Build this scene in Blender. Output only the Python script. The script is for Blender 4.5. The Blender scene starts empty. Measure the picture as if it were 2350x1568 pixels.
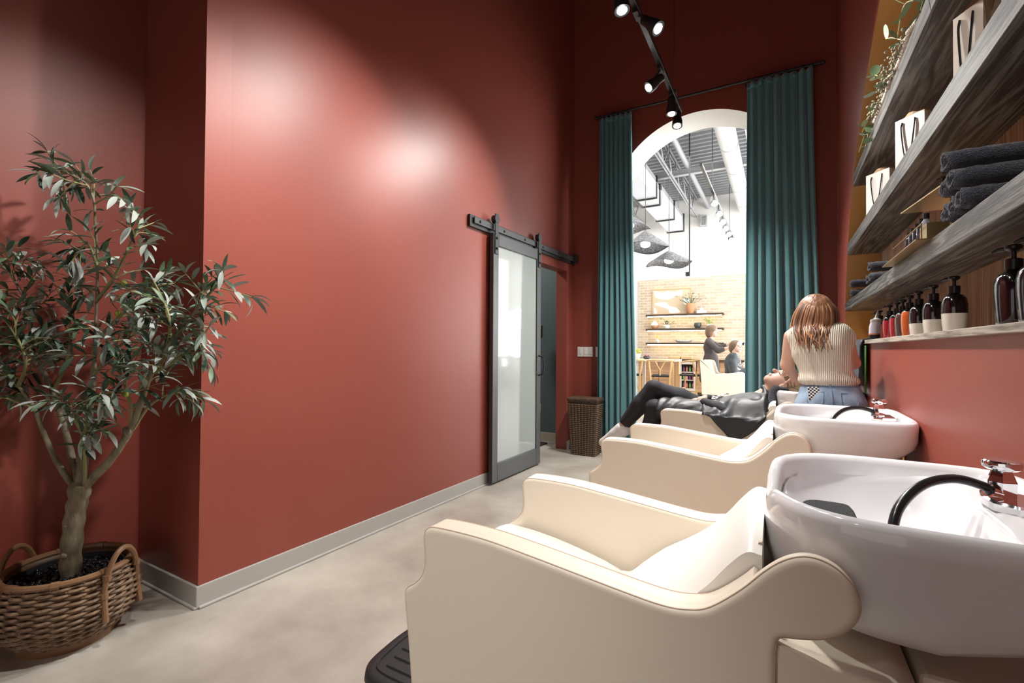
import bpy, math, random
import numpy as np
from mathutils import Vector, Matrix
random.seed(7); rng = np.random.default_rng(7)
sc = bpy.context.scene
C = sc.collection
PI = math.pi

# ---------------------------------------------------------------- camera
CAM_H = 1.17
yaw, pitch, roll = math.radians(29.75), math.radians(0.85), math.radians(0.35)
F = Vector((-math.sin(yaw)*math.cos(pitch), math.cos(yaw)*math.cos(pitch), math.sin(pitch)))
R0 = Vector((math.cos(yaw), math.sin(yaw), 0)); U0 = R0.cross(F)
Rv = R0*math.cos(roll) + U0*math.sin(roll); Uv = U0*math.cos(roll) - R0*math.sin(roll)
cd = bpy.data.cameras.new('camera'); cam = bpy.data.objects.new('camera', cd); C.objects.link(cam)
cd.sensor_width = 36; cd.lens = 1080/2350*36; cd.clip_start = 0.02; cd.clip_end = 100
cam.matrix_world = Matrix(((Rv.x, Uv.x, -F.x, 0), (Rv.y, Uv.y, -F.y, 0), (Rv.z, Uv.z, -F.z, CAM_H), (0, 0, 0, 1)))
sc.camera = cam

# ---------------------------------------------------------------- world, exposure
w = bpy.data.worlds.new('world'); sc.world = w; w.use_nodes = True
bg = w.node_tree.nodes['Background']; bg.inputs[0].default_value = (1.0, 0.93, 0.85, 1); bg.inputs[1].default_value = .85
sc.view_settings.view_transform = 'Standard'; sc.view_settings.look = 'None'
sc.view_settings.gamma = 1; sc.view_settings.use_curve_mapping = False
sc.view_settings.exposure = 0.2

def area(name, loc, rot, sx, sy, power, col=(1, 1, 1)):
    l = bpy.data.lights.new(name, 'AREA'); l.shape = 'RECTANGLE'; l.size = sx; l.size_y = sy; l.energy = power; l.color = col
    o = bpy.data.objects.new(name, l); C.objects.link(o); o.location = loc; o.rotation_euler = rot
    return o
# daylight of the far room's shop windows (right-hand side of the far room) 
area('window_daylight', (3.9, 9.6, 2.3), (0, math.radians(90), 0), 3.4, 6.5, 360, (0.96, 0.98, 1.0))
# fill light added to brighten the small side room, no lamp known there
area('side_room_fill', (-3.3, 4.5, 2.95), (0, 0, 0), .4, .4, 22, (1.0, .95, .88))
# fill light added below the far room's ceiling to brighten the room
area('far_room_fill', (-1.8, 9.6, 4.5), (0, 0, 0), 3.5, 5.5, 270, (1.0, 0.97, 0.93))

# ---------------------------------------------------------------- materials
def M(name, col, rough=.5, metal=0., spec=.5, n=None, bump=None, emit=None, coat=0., sheen=0., trans=0., ior=1.45, sss=0.):
    m = bpy.data.materials.new(name); m.use_nodes = True
    nt = m.node_tree; b = nt.nodes['Principled BSDF']
    b.inputs['Base Color'].default_value = (*col, 1); b.inputs['Roughness'].default_value = rough
    b.inputs['Metallic'].default_value = metal; b.inputs['Specular IOR Level'].default_value = spec
    b.inputs['Coat Weight'].default_value = coat; b.inputs['Coat Roughness'].default_value = .05
    b.inputs['Sheen Weight'].default_value = sheen; b.inputs['Transmission Weight'].default_value = trans
    b.inputs['IOR'].default_value = ior
    if sss:
        b.inputs['Subsurface Weight'].default_value = sss; b.inputs['Subsurface Radius'].default_value = (.02, .008, .004)
    if n or bump:
        tc = nt.nodes.new('ShaderNodeTexCoord')
    if n:   # (scale, colour2, stretch xyz, lo, hi)
        mp = nt.nodes.new('ShaderNodeMapping'); mp.inputs['Scale'].default_value = n[2]
        nt.links.new(tc.outputs['Object'], mp.inputs[0])
        nz = nt.nodes.new('ShaderNodeTexNoise'); nz.inputs['Scale'].default_value = n[0]; nz.inputs['Detail'].default_value = 6
        nz.inputs['Roughness'].default_value = .6
        nt.links.new(mp.outputs[0], nz.inputs['Vector'])
        rp = nt.nodes.new('ShaderNodeValToRGB'); rp.color_ramp.elements[0].position = n[3]; rp.color_ramp.elements[1].position = n[4]
        rp.color_ramp.elements[0].color = (*col, 1); rp.color_ramp.elements[1].color = (*n[1], 1)
        nt.links.new(nz.outputs[0], rp.inputs[0]); nt.links.new(rp.outputs[0], b.inputs['Base Color'])
    if bump:  # (scale, strength, stretch)
        mp2 = nt.nodes.new('ShaderNodeMapping'); mp2.inputs['Scale'].default_value = bump[2] if len(bump) > 2 else (1, 1, 1)
        nt.links.new(tc.outputs['Object'], mp2.inputs[0])
        nb = nt.nodes.new('ShaderNodeTexNoise'); nb.inputs['Scale'].default_value = bump[0]; nb.inputs['Detail'].default_value = 3
        nt.links.new(mp2.outputs[0], nb.inputs['Vector'])
        bp = nt.nodes.new('ShaderNodeBump'); bp.inputs['Strength'].default_value = bump[1]; bp.inputs['Distance'].default_value = .01
        nt.links.new(nb.outputs[0], bp.inputs['Height']); nt.links.new(bp.outputs[0], b.inputs['Normal'])
    if emit:
        b.inputs['Emission Color'].default_value = (*emit[0], 1); b.inputs['Emission Strength'].default_value = emit[1]
    return m

def wood_mat(name, dark, light, axis='y', scale=9., rough=.5, contrast=(.42, .62), fine=True):
    m = M(name, dark, rough); nt = m.node_tree; b = nt.nodes['Principled BSDF']
    tc = nt.nodes.new('ShaderNodeTexCoord'); mp = nt.nodes.new('ShaderNodeMapping')
    st = {'x': (.05, 1, 1), 'y': (1, .05, 1), 'z': (1, 1, .05)}[axis]
    mp.inputs['Scale'].default_value = st; nt.links.new(tc.outputs['Object'], mp.inputs[0])
    nz = nt.nodes.new('ShaderNodeTexNoise'); nz.inputs['Scale'].default_value = scale; nz.inputs['Detail'].default_value = 3; nz.inputs['Distortion'].default_value = .35
    nt.links.new(mp.outputs[0], nz.inputs['Vector'])
    mu = nt.nodes.new('ShaderNodeMath'); mu.operation = 'MULTIPLY'; mu.inputs[1].default_value = 14; nt.links.new(nz.outputs[0], mu.inputs[0])
    fr = nt.nodes.new('ShaderNodeMath'); fr.operation = 'PINGPONG'; fr.inputs[1].default_value = 1; nt.links.new(mu.outputs[0], fr.inputs[0])
    n2 = nt.nodes.new('ShaderNodeTexNoise'); n2.inputs['Scale'].default_value = scale*22; n2.inputs['Detail'].default_value = 2
    nt.links.new(mp.outputs[0], n2.inputs['Vector'])
    mx = nt.nodes.new('ShaderNodeMath'); mx.operation = 'MULTIPLY_ADD'; mx.inputs[1].default_value = .45; nt.links.new(fr.outputs[0], mx.inputs[0])
    m3 = nt.nodes.new('ShaderNodeMath'); m3.operation = 'MULTIPLY'; m3.inputs[1].default_value = .62; nt.links.new(n2.outputs[0], m3.inputs[0])
    nt.links.new(m3.outputs[0], mx.inputs[2])
    rp = nt.nodes.new('ShaderNodeValToRGB'); rp.color_ramp.elements[0].position = contrast[0]; rp.color_ramp.elements[1].position = contrast[1]
    rp.color_ramp.elements[0].color = (*dark, 1); rp.color_ramp.elements[1].color = (*light, 1)
    nt.links.new(mx.outputs[0], rp.inputs[0]); nt.links.new(rp.outputs[0], b.inputs['Base Color'])
    bp = nt.nodes.new('ShaderNodeBump'); bp.inputs['Strength'].default_value = .25; bp.inputs['Distance'].default_value = .004
    nt.links.new(mx.outputs[0], bp.inputs['Height']); nt.links.new(bp.outputs[0], b.inputs['Normal'])
    return m

RED = M('red_paint', (.275, .064, .045), .40, spec=.5, bump=(260, .06))
WHITE = M('white_paint', (.78, .77, .73), .6)
OCHRE = M('ochre_paint', (.46, .25, .075), .5, bump=(260, .05))
BASEB = M('grey_vinyl', (.42, .405, .38), .45)
CEIL = M('dark_ceiling_paint', (.03, .026, .03), .8)
TEALROOM = M('teal_grey_paint', (.12, .17, .178), .6)
BLACKM = M('black_metal', (.022, .023, .024), .42, metal=.0, spec=.6)
GREYM = M('door_grey_paint', (.055, .058, .06), .38, spec=.6)
CHROME = M('chrome', (.82, .82, .84), .06, metal=1)
BRASS = M('brushed_brass', (.55, .37, .16), .28, metal=1)
LEATHER = M('cream_leather', (.82, .735, .61), .42, spec=.4, bump=(420, .05))
LEATHER2 = M('pale_leather', (.85, .82, .765), .40, spec=.4, bump=(420, .05))
PIPING = M('tan_piping', (.52, .40, .30), .5)
CERAMIC = M('white_ceramic', (.80, .80, .82), .07, spec=.6, coat=.4)
RUBBER = M('black_rubber', (.02, .02, .022), .5, bump=(300, .25))
FOAM = M('black_foam', (.03, .032, .036), .8, bump=(220, 1.0))
HOSE = M('black_hose', (.012, .012, .014), .25)
TEAL = M('teal_velvet', (.072, .225, .25), .75, sheen=.5, bump=(300, .1))
LAMPGLOW = M('lamp_glow', (1, 1, 1), .5, emit=((.93, .97, 1.0), 60))
WPLASTIC = M('white_plastic', (.80, .79, .77), .4)

# ---------------------------------------------------------------- geometry helpers
OFF = {}
class G:
    def __init__(s): s.v = []; s.f = []; s.m = []
    def add(s, vs, fs, mi=0):
        o = len(s.v); s.v += [tuple(p) for p in vs]; s.f += [tuple(i+o for i in f) for f in fs]; s.m += [mi]*len(fs); return s
    def box(s, x0, x1, y0, y1, z0, z1, mi=0):
        return s.add([(x0,y0,z0),(x1,y0,z0),(x1,y1,z0),(x0,y1,z0),(x0,y0,z1),(x1,y0,z1),(x1,y1,z1),(x0,y1,z1)],
            [(0,3,2,1),(4,5,6,7),(0,1,5,4),(1,2,6,5),(2,3,7,6),(3,0,4,7)], mi)
    def loft(s, rings, closed=True, cap0=True, cap1=True, mi=0):
        n = len(rings[0]); vs = [p for r in rings for p in r]; fs = []
        for i in range(len(rings)-1):
            for j in range(n if closed else n-1):
                k = (j+1) % n; fs.append((i*n+j, i*n+k, (i+1)*n+k, (i+1)*n+j))
        if cap0: fs.append(tuple(reversed(range(n))))
        if cap1: fs.append(tuple((len(rings)-1)*n+j for j in range(n)))
        return s.add(vs, fs, mi)
    def tube(s, pts, r, n=8, closed=False, cap=True, mi=0, flat=1.):
        P = [Vector(p) for p in pts]; m = len(P); rr = r if hasattr(r, '__len__') else [r]*m
        up = Vector((0, 0, 1)); rings = []; prev = None
        for i in range(m):
            a = P[(i-1) % m] if (closed or i > 0) else P[i]; b = P[(i+1) % m] if (closed or i < m-1) else P[i]
            t = (b-a).normalized() if (b-a).length > 1e-9 else Vector((0, 0, 1))
            if prev is None:
                u = t.cross(up if abs(t.z) < .9 else Vector((1, 0, 0))).normalized()
            else:
                u = (prev - t*prev.dot(t)).normalized()
            prev = u; w_ = t.cross(u)
            rings.append([P[i] + (u*math.cos(2*PI*k/n) + w_*math.sin(2*PI*k/n)*flat)*rr[i] for k in range(n)])
        if closed: rings.append(rings[0]); cap = False
        return s.loft(rings, True, cap, cap, mi)
    def cyl(s, p0, p1, r0, r1=None, n=16, mi=0): return s.tube([p0, p1], [r0, r0 if r1 is None else r1], n, mi=mi)
    def lathe(s, prof, n=24, c=(0, 0, 0), mi=0, sx=1., sy=1.):
        rings = [[(c[0]+r*math.cos(2*PI*k/n)*sx, c[1]+r*math.sin(2*PI*k/n)*sy, c[2]+z) for k in range(n)] for r, z in prof]
        return s.loft(rings, True, prof[0][0] > 1e-5, prof[-1][0] > 1e-5, mi)
    def ball(s, c, r, n=12, m=8, mi=0):
        r = r if hasattr(r, '__len__') else (r, r, r)
        rings = [[(c[0]+r[0]*math.sin(a)*math.cos(2*PI*k/n), c[1]+r[1]*math.sin(a)*math.sin(2*PI*k/n), c[2]+r[2]*math.cos(a)) for k in range(n)]
                 for a in [PI - (i+.001)*PI/(m+.002-.0) if False else PI*(1-(i+.02)/(m+.04)) for i in range(m+1)]]
        return s.loft(rings, True, True, True, mi)
    def mesh(s, name):
        me = bpy.data.meshes.new(name); me.from_pydata(s.v, [], s.f); me.update(); return me
    def obj(s, name, mats, parent=None, smooth=True, world=True, angle=40, bevel=0, seg=2, loc=None):
        off = Vector((0, 0, 0))
        if parent is not None and world: off = OFF.get(parent.name, off)
        if loc is not None: off = off + Vector(loc)
        if off.length > 0: s.v = [(p[0]-off[0], p[1]-off[1], p[2]-off[2]) for p in s.v]
        me = s.mesh(name)
        mats = mats if isinstance(mats, (list, tuple)) else [mats]
        for m in mats: me.materials.append(m)
        if len(mats) > 1: me.polygons.foreach_set('material_index', s.m)
        if smooth:
            me.polygons.foreach_set('use_smooth', [True]*len(me.polygons))
            if angle < 180: me.set_sharp_from_angle(angle=math.radians(angle))
        o = bpy.data.objects.new(name, me); C.objects.link(o)
        if parent is not None: o.parent = parent; OFF[o.name] = OFF.get(parent.name, Vector((0,0,0))) + (Vector(loc) if loc is not None else Vector((0,0,0)))
        elif loc is not None: OFF[o.name] = Vector(loc)
        if loc is not None: o.location = loc
        if bevel:
            b = o.modifiers.new('bevel', 'BEVEL'); b.width = bevel; b.segments = seg; b.limit_method = 'ANGLE'; b.angle_limit = math.radians(35)
        return o

def thing(name, label, cat, loc=(0, 0, 0), group=None):
    o = bpy.data.objects.new(name, None); C.objects.link(o); o.location = loc; o.empty_display_size = .1
    OFF[o.name] = Vector(loc); return tag(o, label, cat, group)
def tag(o, label, cat, group=None, kind=None):
    o['label'] = label; o['category'] = cat
    if group: o['group'] = group
    if kind: o['kind'] = kind
    return o
def struct(o, label=None):
    o['kind'] = 'structure'
    if label: o['label'] = label
    return o
def dup(root, loc, label=None, rotz=None, group=None):
    r = root.copy(); C.objects.link(r); r.location = loc; OFF[r.name] = Vector(loc)
    if rotz is not None: r.rotation_euler = (0, 0, rotz)
    if label: r['label'] = label
    if group: r['group'] = group
    for ch in list(root.children):
        c = ch.copy(); C.objects.link(c); c.parent = r
        for g in list(ch.children):
            d = g.copy(); C.objects.link(d); d.parent = c
    return r
def crom(pts, k=6, closed=False):
    P = [np.array(p, float) for p in pts]; n = len(P); out = []
    for i in range(n if closed else n-1):
        p0 = P[(i-1) % n] if (closed or i > 0) else 2*P[0]-P[1]
        p1 = P[i]; p2 = P[(i+1) % n]
        p3 = P[(i+2) % n] if (closed or i < n-2) else 2*P[n-1]-P[n-2]
        for j in range(k):
            t = j/k
            out.append(.5*((2*p1)+(-p0+p2)*t+(2*p0-5*p1+4*p2-p3)*t*t+(-p0+3*p1-3*p2+p3)*t**3))
    if not closed: out.append(P[-1])
    return [tuple(p) for p in out]
def inset2(pts, d):
    n = len(pts); out = []
    ar = sum(pts[i][0]*pts[(i+1) % n][1]-pts[(i+1) % n][0]*pts[i][1] for i in range(n))
    sg = 1 if ar > 0 else -1
    for i in range(n):
        a = np.array(pts[i-1]); b = np.array(pts[i]); c = np.array(pts[(i+1) % n])
        t = (c-a); t = t/(np.linalg.norm(t)+1e-12); nrm = np.array((-t[1], t[0]))*sg
        out.append(tuple(b+nrm*d))
    return out
def slab(g, prof, y0, y1, r, mp, mi=0):
    """closed 2D outline extruded between y0 and y1 with a rounded edge r; mp maps (a, b, y) to xyz"""
    rings = []
    for y, d in ((y0, r*1.35), (y0, r), (y0+r*.3, r*.3), (y0+r, 0), (y1-r, 0), (y1-r*.3, r*.3), (y1, r), (y1, r*1.35)):
        rings.append([mp(a, b, y) for a, b in inset2(prof, d)])
    g.loft(rings, True, True, True, mi); return g
# ================================================================ room shell
g = G().box(-6.5, 5.0, -3.2, 14.2, -.12, 0)
CONC = M('polished_concrete', (.33, .295, .25), .34, n=(2.1, (.53, .49, .43), (1, 1, 1), .34, .68), bump=(14, .03))
struct(g.obj('floor', CONC, smooth=False), 'polished grey-beige concrete floor')
struct(G().box(-3.2, .75, -3.2, 5.7, 5.6, 5.7).obj('ceiling', CEIL, smooth=False), 'dark ceiling high above the wash room')

# left wall: runs from the pillar corner to the back corner, with the doorway behind the sliding door
LA = Vector((-2.265, 1.146, 0)); LB = Vector((-2.156, 5.25, 0)); Ld = (LB-LA).normalized(); Ln = Vector((Ld.y, -Ld.x, 0))
def lw(y, z, d=0):   # point on the left wall at depth y, height z, d metres in front of it
    t = (y-LA.y)/Ld.y; p = LA + Ld*t + Ln*d; return (p.x, p.y, z)
ZT = 5.6; DY0, DY1, DZ = 4.22, 5.06, 2.075; TH = .135
g = G()
def lwall_box(g, y0, y1, z0, z1, d0, d1, mi=0):
    vs = [lw(y0,z0,d0), lw(y1,z0,d0), lw(y1,z1,d0), lw(y0,z1,d0), lw(y0,z0,d1), lw(y1,z0,d1), lw(y1,z1,d1), lw(y0,z1,d1)]
    return g.add(vs, [(0,3,2,1),(4,5,6,7),(0,1,5,4),(1,2,6,5),(2,3,7,6),(3,0,4,7)], mi)
lwall_box(g, 1.146, DY0, 0, ZT, -TH, 0); lwall_box(g, DY1, 5.25, 0, ZT, -TH, 0); lwall_box(g, DY0, DY1, DZ, ZT, -TH, 0)
struct(g.obj('wall_left', RED, smooth=False), 'glossy terracotta red side wall')
struct(G().box(-2.83, -2.262, 1.146, 1.29, 0, ZT).obj('wall_pillar', RED, smooth=False), 'shaded red return of the side wall')
struct(G().box(-2.97, -2.83, -3.2, 1.29, 0, ZT).obj('wall_recess', RED, smooth=False), 'red wall of the recess behind the tree')

# back wall with the round-headed arch
AX, AZ, AR = -.76, 2.74, .945; Y0, Y1 = 5.25, 5.70; XL, XR = -2.285, .75
g = G(); N = 48
arc = [(AX-AR, 0)] + [(AX-AR*math.cos(PI*i/N), AZ+AR*math.sin(PI*i/N)) for i in range(N+1)] + [(AX+AR, 0)]
for y, mi, flip in ((Y0, 0, False), (Y1, 1, True)):
    fs = []; vs = [(XL, y, 0), (AX-AR, y, 0), (AX-AR, y, ZT), (XL, y, ZT), (AX+AR, y, 0), (XR, y, 0), (XR, y, ZT), (AX+AR, y, ZT)]
    fs += [(0, 1, 2, 3), (4, 5, 6, 7)]
    for i in range(N):
        a, b = arc[i+1], arc[i+2]; k = len(vs)
        vs += [(a[0], y, a[1]), (b[0], y, b[1]), (b[0], y, ZT), (a[0], y, ZT)]; fs.append((k, k+1, k+2, k+3))
    g.add(vs, [tuple(reversed(f)) for f in fs] if flip else fs, mi)
k = len(arc)
g.add([(a[0], Y0, a[1]) for a in arc]+[(a[0], Y1, a[1]) for a in arc], [(i, i+k, i+1+k, i+1) for i in range(k-1)], 1)
struct(g.obj('wall_back', [RED, WHITE], smooth=True, angle=30), 'maroon red end wall with a tall white-lined arch')

# right wall with the big arched niche
WX, NX = .45, .655; NC, NA, NB, NZ = 2.2, 2.43, 1.9, 1.21
g = G(); vs = []; fs = []
def q4(g, a, b, c, d, mi=0): g.add([a, b, c, d], [(0, 1, 2, 3)], mi)
ell = [(NC+NA*math.cos(PI*i/72), NZ+NB*math.sin(PI*i/72)) for i in range(73)]
q4(g, (WX, 5.25, 0), (WX, 5.25, ZT), (WX, NC+NA, ZT), (WX, NC+NA, 0)); q4(g, (WX, NC-NA, 0), (WX, NC-NA, ZT), (WX, -3.2, ZT), (WX, -3.2, 0))
q4(g, (WX, NC+NA, 0), (WX, NC+NA, NZ), (WX, NC-NA, NZ), (WX, NC-NA, 0))
for i in range(72):
    a, b = ell[i], ell[i+1]; q4(g, (WX, a[0], a[1]), (WX, a[0], ZT), (WX, b[0], ZT), (WX, b[0], b[1]))
g.box(NX+.03, NX+.1, -3.2, 5.25, 0, ZT)
wr = struct(g.obj('wall_right', RED, smooth=False), 'terracotta red wall with a large arched shelf niche')
g = G(); k = len(ell)
g.add([(WX, a, b) for a, b in ell]+[(NX+.03, a, b) for a, b in ell], [(i, i+1, i+1+k, i+k) for i in range(k-1)])
g.box(WX+.001, NX+.03, NC-NA, NC+NA, NZ-.03, NZ-.001)
g.obj('niche_reveal', OCHRE, wr, angle=30)['label'] = 'ochre yellow lining of the niche'
# fluted walnut cladding at the back of the niche, one half-round flute per 24 mm
WALNUT = wood_mat('walnut_flutes', (.26, .15, .085), (.46, .30, .19), 'z', 6, .5, (.25, .8))
g = G(); y = NC-NA+.02
while y < NC+NA-.02:
    dy = abs(y-NC)/NA; zt = NZ+NB*math.sqrt(max(0, 1-dy*dy))
    if zt > NZ+.05:
        pr = [(NX+.02, y), (NX+.007, y+.001), (NX-.001, y+.006), (NX-.004, y+.0105), (NX-.001, y+.015), (NX+.007, y+.020), (NX+.02, y+.021)]
        g.loft([[(a, b, NZ) for a, b in pr], [(a, b, zt+.01) for a, b in pr]], False, False, False)
    y += .0225
o = g.obj('fluted_cladding', WALNUT, wr, angle=180); o['kind'] = 'stuff'; o['label'] = 'fluted walnut cladding at the back of the niche'

# baseboards
g = G(); lwall_box(g, 1.146, 3.36+.86, 0, .1, -.02, .008); lwall_box(g, 1.146, 4.2, 0, .012, 0, .02)
struct(g.obj('baseboard_left', BASEB, smooth=False, bevel=.004), 'grey vinyl skirting along the red wall')
g = G().box(-2.83, -2.256, 1.136, 1.15, 0, .1).box(-2.83, -2.256, 1.126, 1.14, 0, .012)
struct(g.obj('baseboard_pillar', BASEB, smooth=False, bevel=.004), 'grey vinyl skirting on the shaded return')
g = G().box(-2.84, -2.82, -3.2, 1.14, 0, .1).box(-2.83, -2.81, -3.2, 1.14, 0, .012)
struct(g.obj('baseboard_recess', BASEB, smooth=False, bevel=.004), 'grey vinyl skirting behind the tree')
g = G(); lwall_box(g, DY1+.003, 5.245, 0, .1, -.01, .008)
struct(g.obj('baseboard_door', BASEB, smooth=False, bevel=.003), 'short grey skirting beside the doorway')
struct(G().box(-2.14, -1.72, 5.24, 5.256, 0, .1).obj('baseboard_back', BASEB, smooth=False, bevel=.003), 'grey skirting under the light switches')

struct(G().box(-2.97, .75, -3.3, -3.2, 2.3, ZT).obj('rear_light_block', RED, smooth=False), 'unseen red panel added behind the camera to block light from high up')  # unseen panel added to keep world light off the upper walls
# the small teal room behind the sliding door
g = G().box(-4.4, -2.34, 5.42, 5.52, 0, 3).box(-4.4, -4.3, 3.3, 5.42, 0, 3).box(-4.4, -2.40, 3.2, 3.3, 0, 3).box(-4.4, -2.34, 3.2, 5.52, 3, 3.08)
struct(g.obj('wall_side_room', TEALROOM, smooth=False), 'dark teal-grey wall of the room behind the sliding door')
struct(G().box(-4.3, -2.36, 5.40, 5.43, 0, .11).obj('baseboard_side_room', M('pale_skirting', (.62, .55, .46), .5), smooth=False), 'pale skirting inside the side room')
# ================================================================ backwash units (chair + basin)
PROF = [(-.765,.05),(-.782,.358),(-.792,.452),(-.801,.522),(-.805,.562),(-.799,.581),(-.774,.599),(-.752,.623),(-.743,.655),(-.745,.688),(-.747,.719),(-.736,.738),(-.704,.746),(-.58,.746),(-.461,.735),(-.355,.723),(-.26,.712),(-.188,.706),(-.142,.711),(-.108,.725),(-.061,.766),(-.026,.805),(.001,.829),(.027,.842),(.052,.843),(.076,.833),(.094,.815),(.103,.793),(.105,.775),(.098,.754),(.08,.732),(.054,.717),(.022,.708),(-.002,.702),(-.008,.68),(-.009,.60),(-.012,.05)]
PROFS = crom(PROF[1:35], 4)
PROFS = [PROF[0]] + PROFS + [PROF[35], PROF[36]]
PROFC = [p for p in PROFS if p[0] <= -.036 and not (p[0] > -.05 and p[1] < .7)]
PROFC = inset2(PROFC + [(-.034, .78), (-.034, .05)], .0004)
CW = .57    # width over the arms
def wash_unit(y0, label):
    t = thing('wash_chair', label, 'wash chair', (-.3, y0+CW/2, 0), 'backwash units along the right wall')
    for near in (True, False):
        yo_, sg = (y0, 1) if near else (y0+CW, -1)
        fa = sorted((yo_, yo_+sg*.030)); fb = sorted((yo_+sg*.014, yo_+sg*.075))
        s = slab(G(), PROFS, fa[0], fa[1], .010, lambda p, q, y: (p, y, q)).obj('side_panel', LEATHER, t, angle=60)
        pad = slab(G(), PROFC, fb[0], fb[1], .010, lambda p, q, y: (p, y, q)).obj('arm_padding', LEATHER, s, angle=60)
        G().tube([(p, yo_+sg*.006, q) for p, q in inset2(PROFS, .0015)], .0016, 5).obj('piping', PIPING, s)
        G().tube([(p, yo_+sg*.069, q) for p, q in inset2(PROFC, .0015)[:-2]], .0016, 5).obj('piping', PIPING, s)
    yi0, yi1 = y0+.072, y0+CW-.072
    # seat: crowned cushion following the curve between the arms
    top = crom([(-.812,.50),(-.806,.56),(-.79,.583),(-.76,.590),(-.666,.585),(-.557,.568),(-.456,.545),(-.40,.526)], 5)
    def sheet(top, bot, crown, name, mat):
        nv = 13; rings = []
        prof = top + bot; n0 = len(top)
        for j in range(nv):
            u = j/(nv-1); c = crown*(1-(2*u-1)**4) if crown else 0
            e = .010*((2*u-1)**8)
            rings.append([(p, yi0+(yi1-yi0)*u, q+(c-e if i < n0 else 0)) for i, (p, q) in enumerate(prof)])
        return G().loft(rings).obj(name, mat, t, angle=50)
    sheet(top, [(-.40,.40),(-.78,.40)], .016, 'seat', LEATHER2)
    bk = crom([(-.43,.50),(-.40,.523),(-.375,.528),(-.352,.546),(-.316,.581),(-.273,.618),(-.21,.66),(-.165,.695),(-.12,.74),(-.085,.785),(-.055,.815),(-.03,.815)], 4)
    b = sheet(bk, [(-.03,.45),(-.43,.40)], .022, 'backrest', LEATHER2)
    G().tube([(-.033, yi0+.02+i*(yi1-yi0-.04)/8, .817) for i in range(9)], .004, 6).obj('piping', PIPING, b)
    # upholstered base below the seat and the rear plinth under the basin
    g = G().box(-.765, -.02, yi0, yi1, .05, .47); g.obj('seat_base', LEATHER, t, smooth=False, bevel=.01)
    pl = [(-.013,.05),(-.013,.69),(.07,.676),(.145,.672),(.18,.652),(.20,.60),(.20,.05)]
    slab(G(), pl, y0+.012, y0+CW-.012, .006, lambda p, q, y: (p, y, q)).obj('rear_plinth', LEATHER, t, angle=50)
    G().box(.19, .40, y0+.09, y0+CW-.09, .06, .66).obj('rear_service_box', LEATHER, t, smooth=False, bevel=.01)
    G().box(-.70, .38, y0+.05, y0+CW-.05, 0, .06).obj('plinth_foot', RUBBER, t, smooth=False)
    # leg rest with ridges
    yc = y0+CW/2+.02
    pts = crom([(-.80, yc-.19), (-1.02, yc-.195), (-1.095, yc-.15), (-1.115, yc-.05), (-1.115, yc+.05), (-1.095, yc+.15), (-1.02, yc+.195), (-.80, yc+.19)], 6)
    g = G(); rings = []
    for z, d in ((.165, .02), (.17, .006), (.185, 0), (.205, .003), (.213, .012), (.213, .03)):
        rings.append([(a, b, z) for a, b in inset2(pts, d)])
    lr = g.loft(rings).obj('leg_rest', RUBBER, t, angle=50)
    g = G(); g.tube([(a, b, .214) for a, b in inset2(pts, .038)][2:-2], .004, 6)
    for k in range(-3, 4): g.tube([(-.80, yc+k*.042, .214), (-1.055+abs(k)*.008, yc+k*.042, .214)], .0045, 6)
    g.obj('ridges', RUBBER, lr)
    G().tube([(-.72, yc, .12), (-.95, yc, .16)], .03, 8).obj('leg_rest_arm', BLACKM, t)
    basin(t, y0)
    return t

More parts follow.
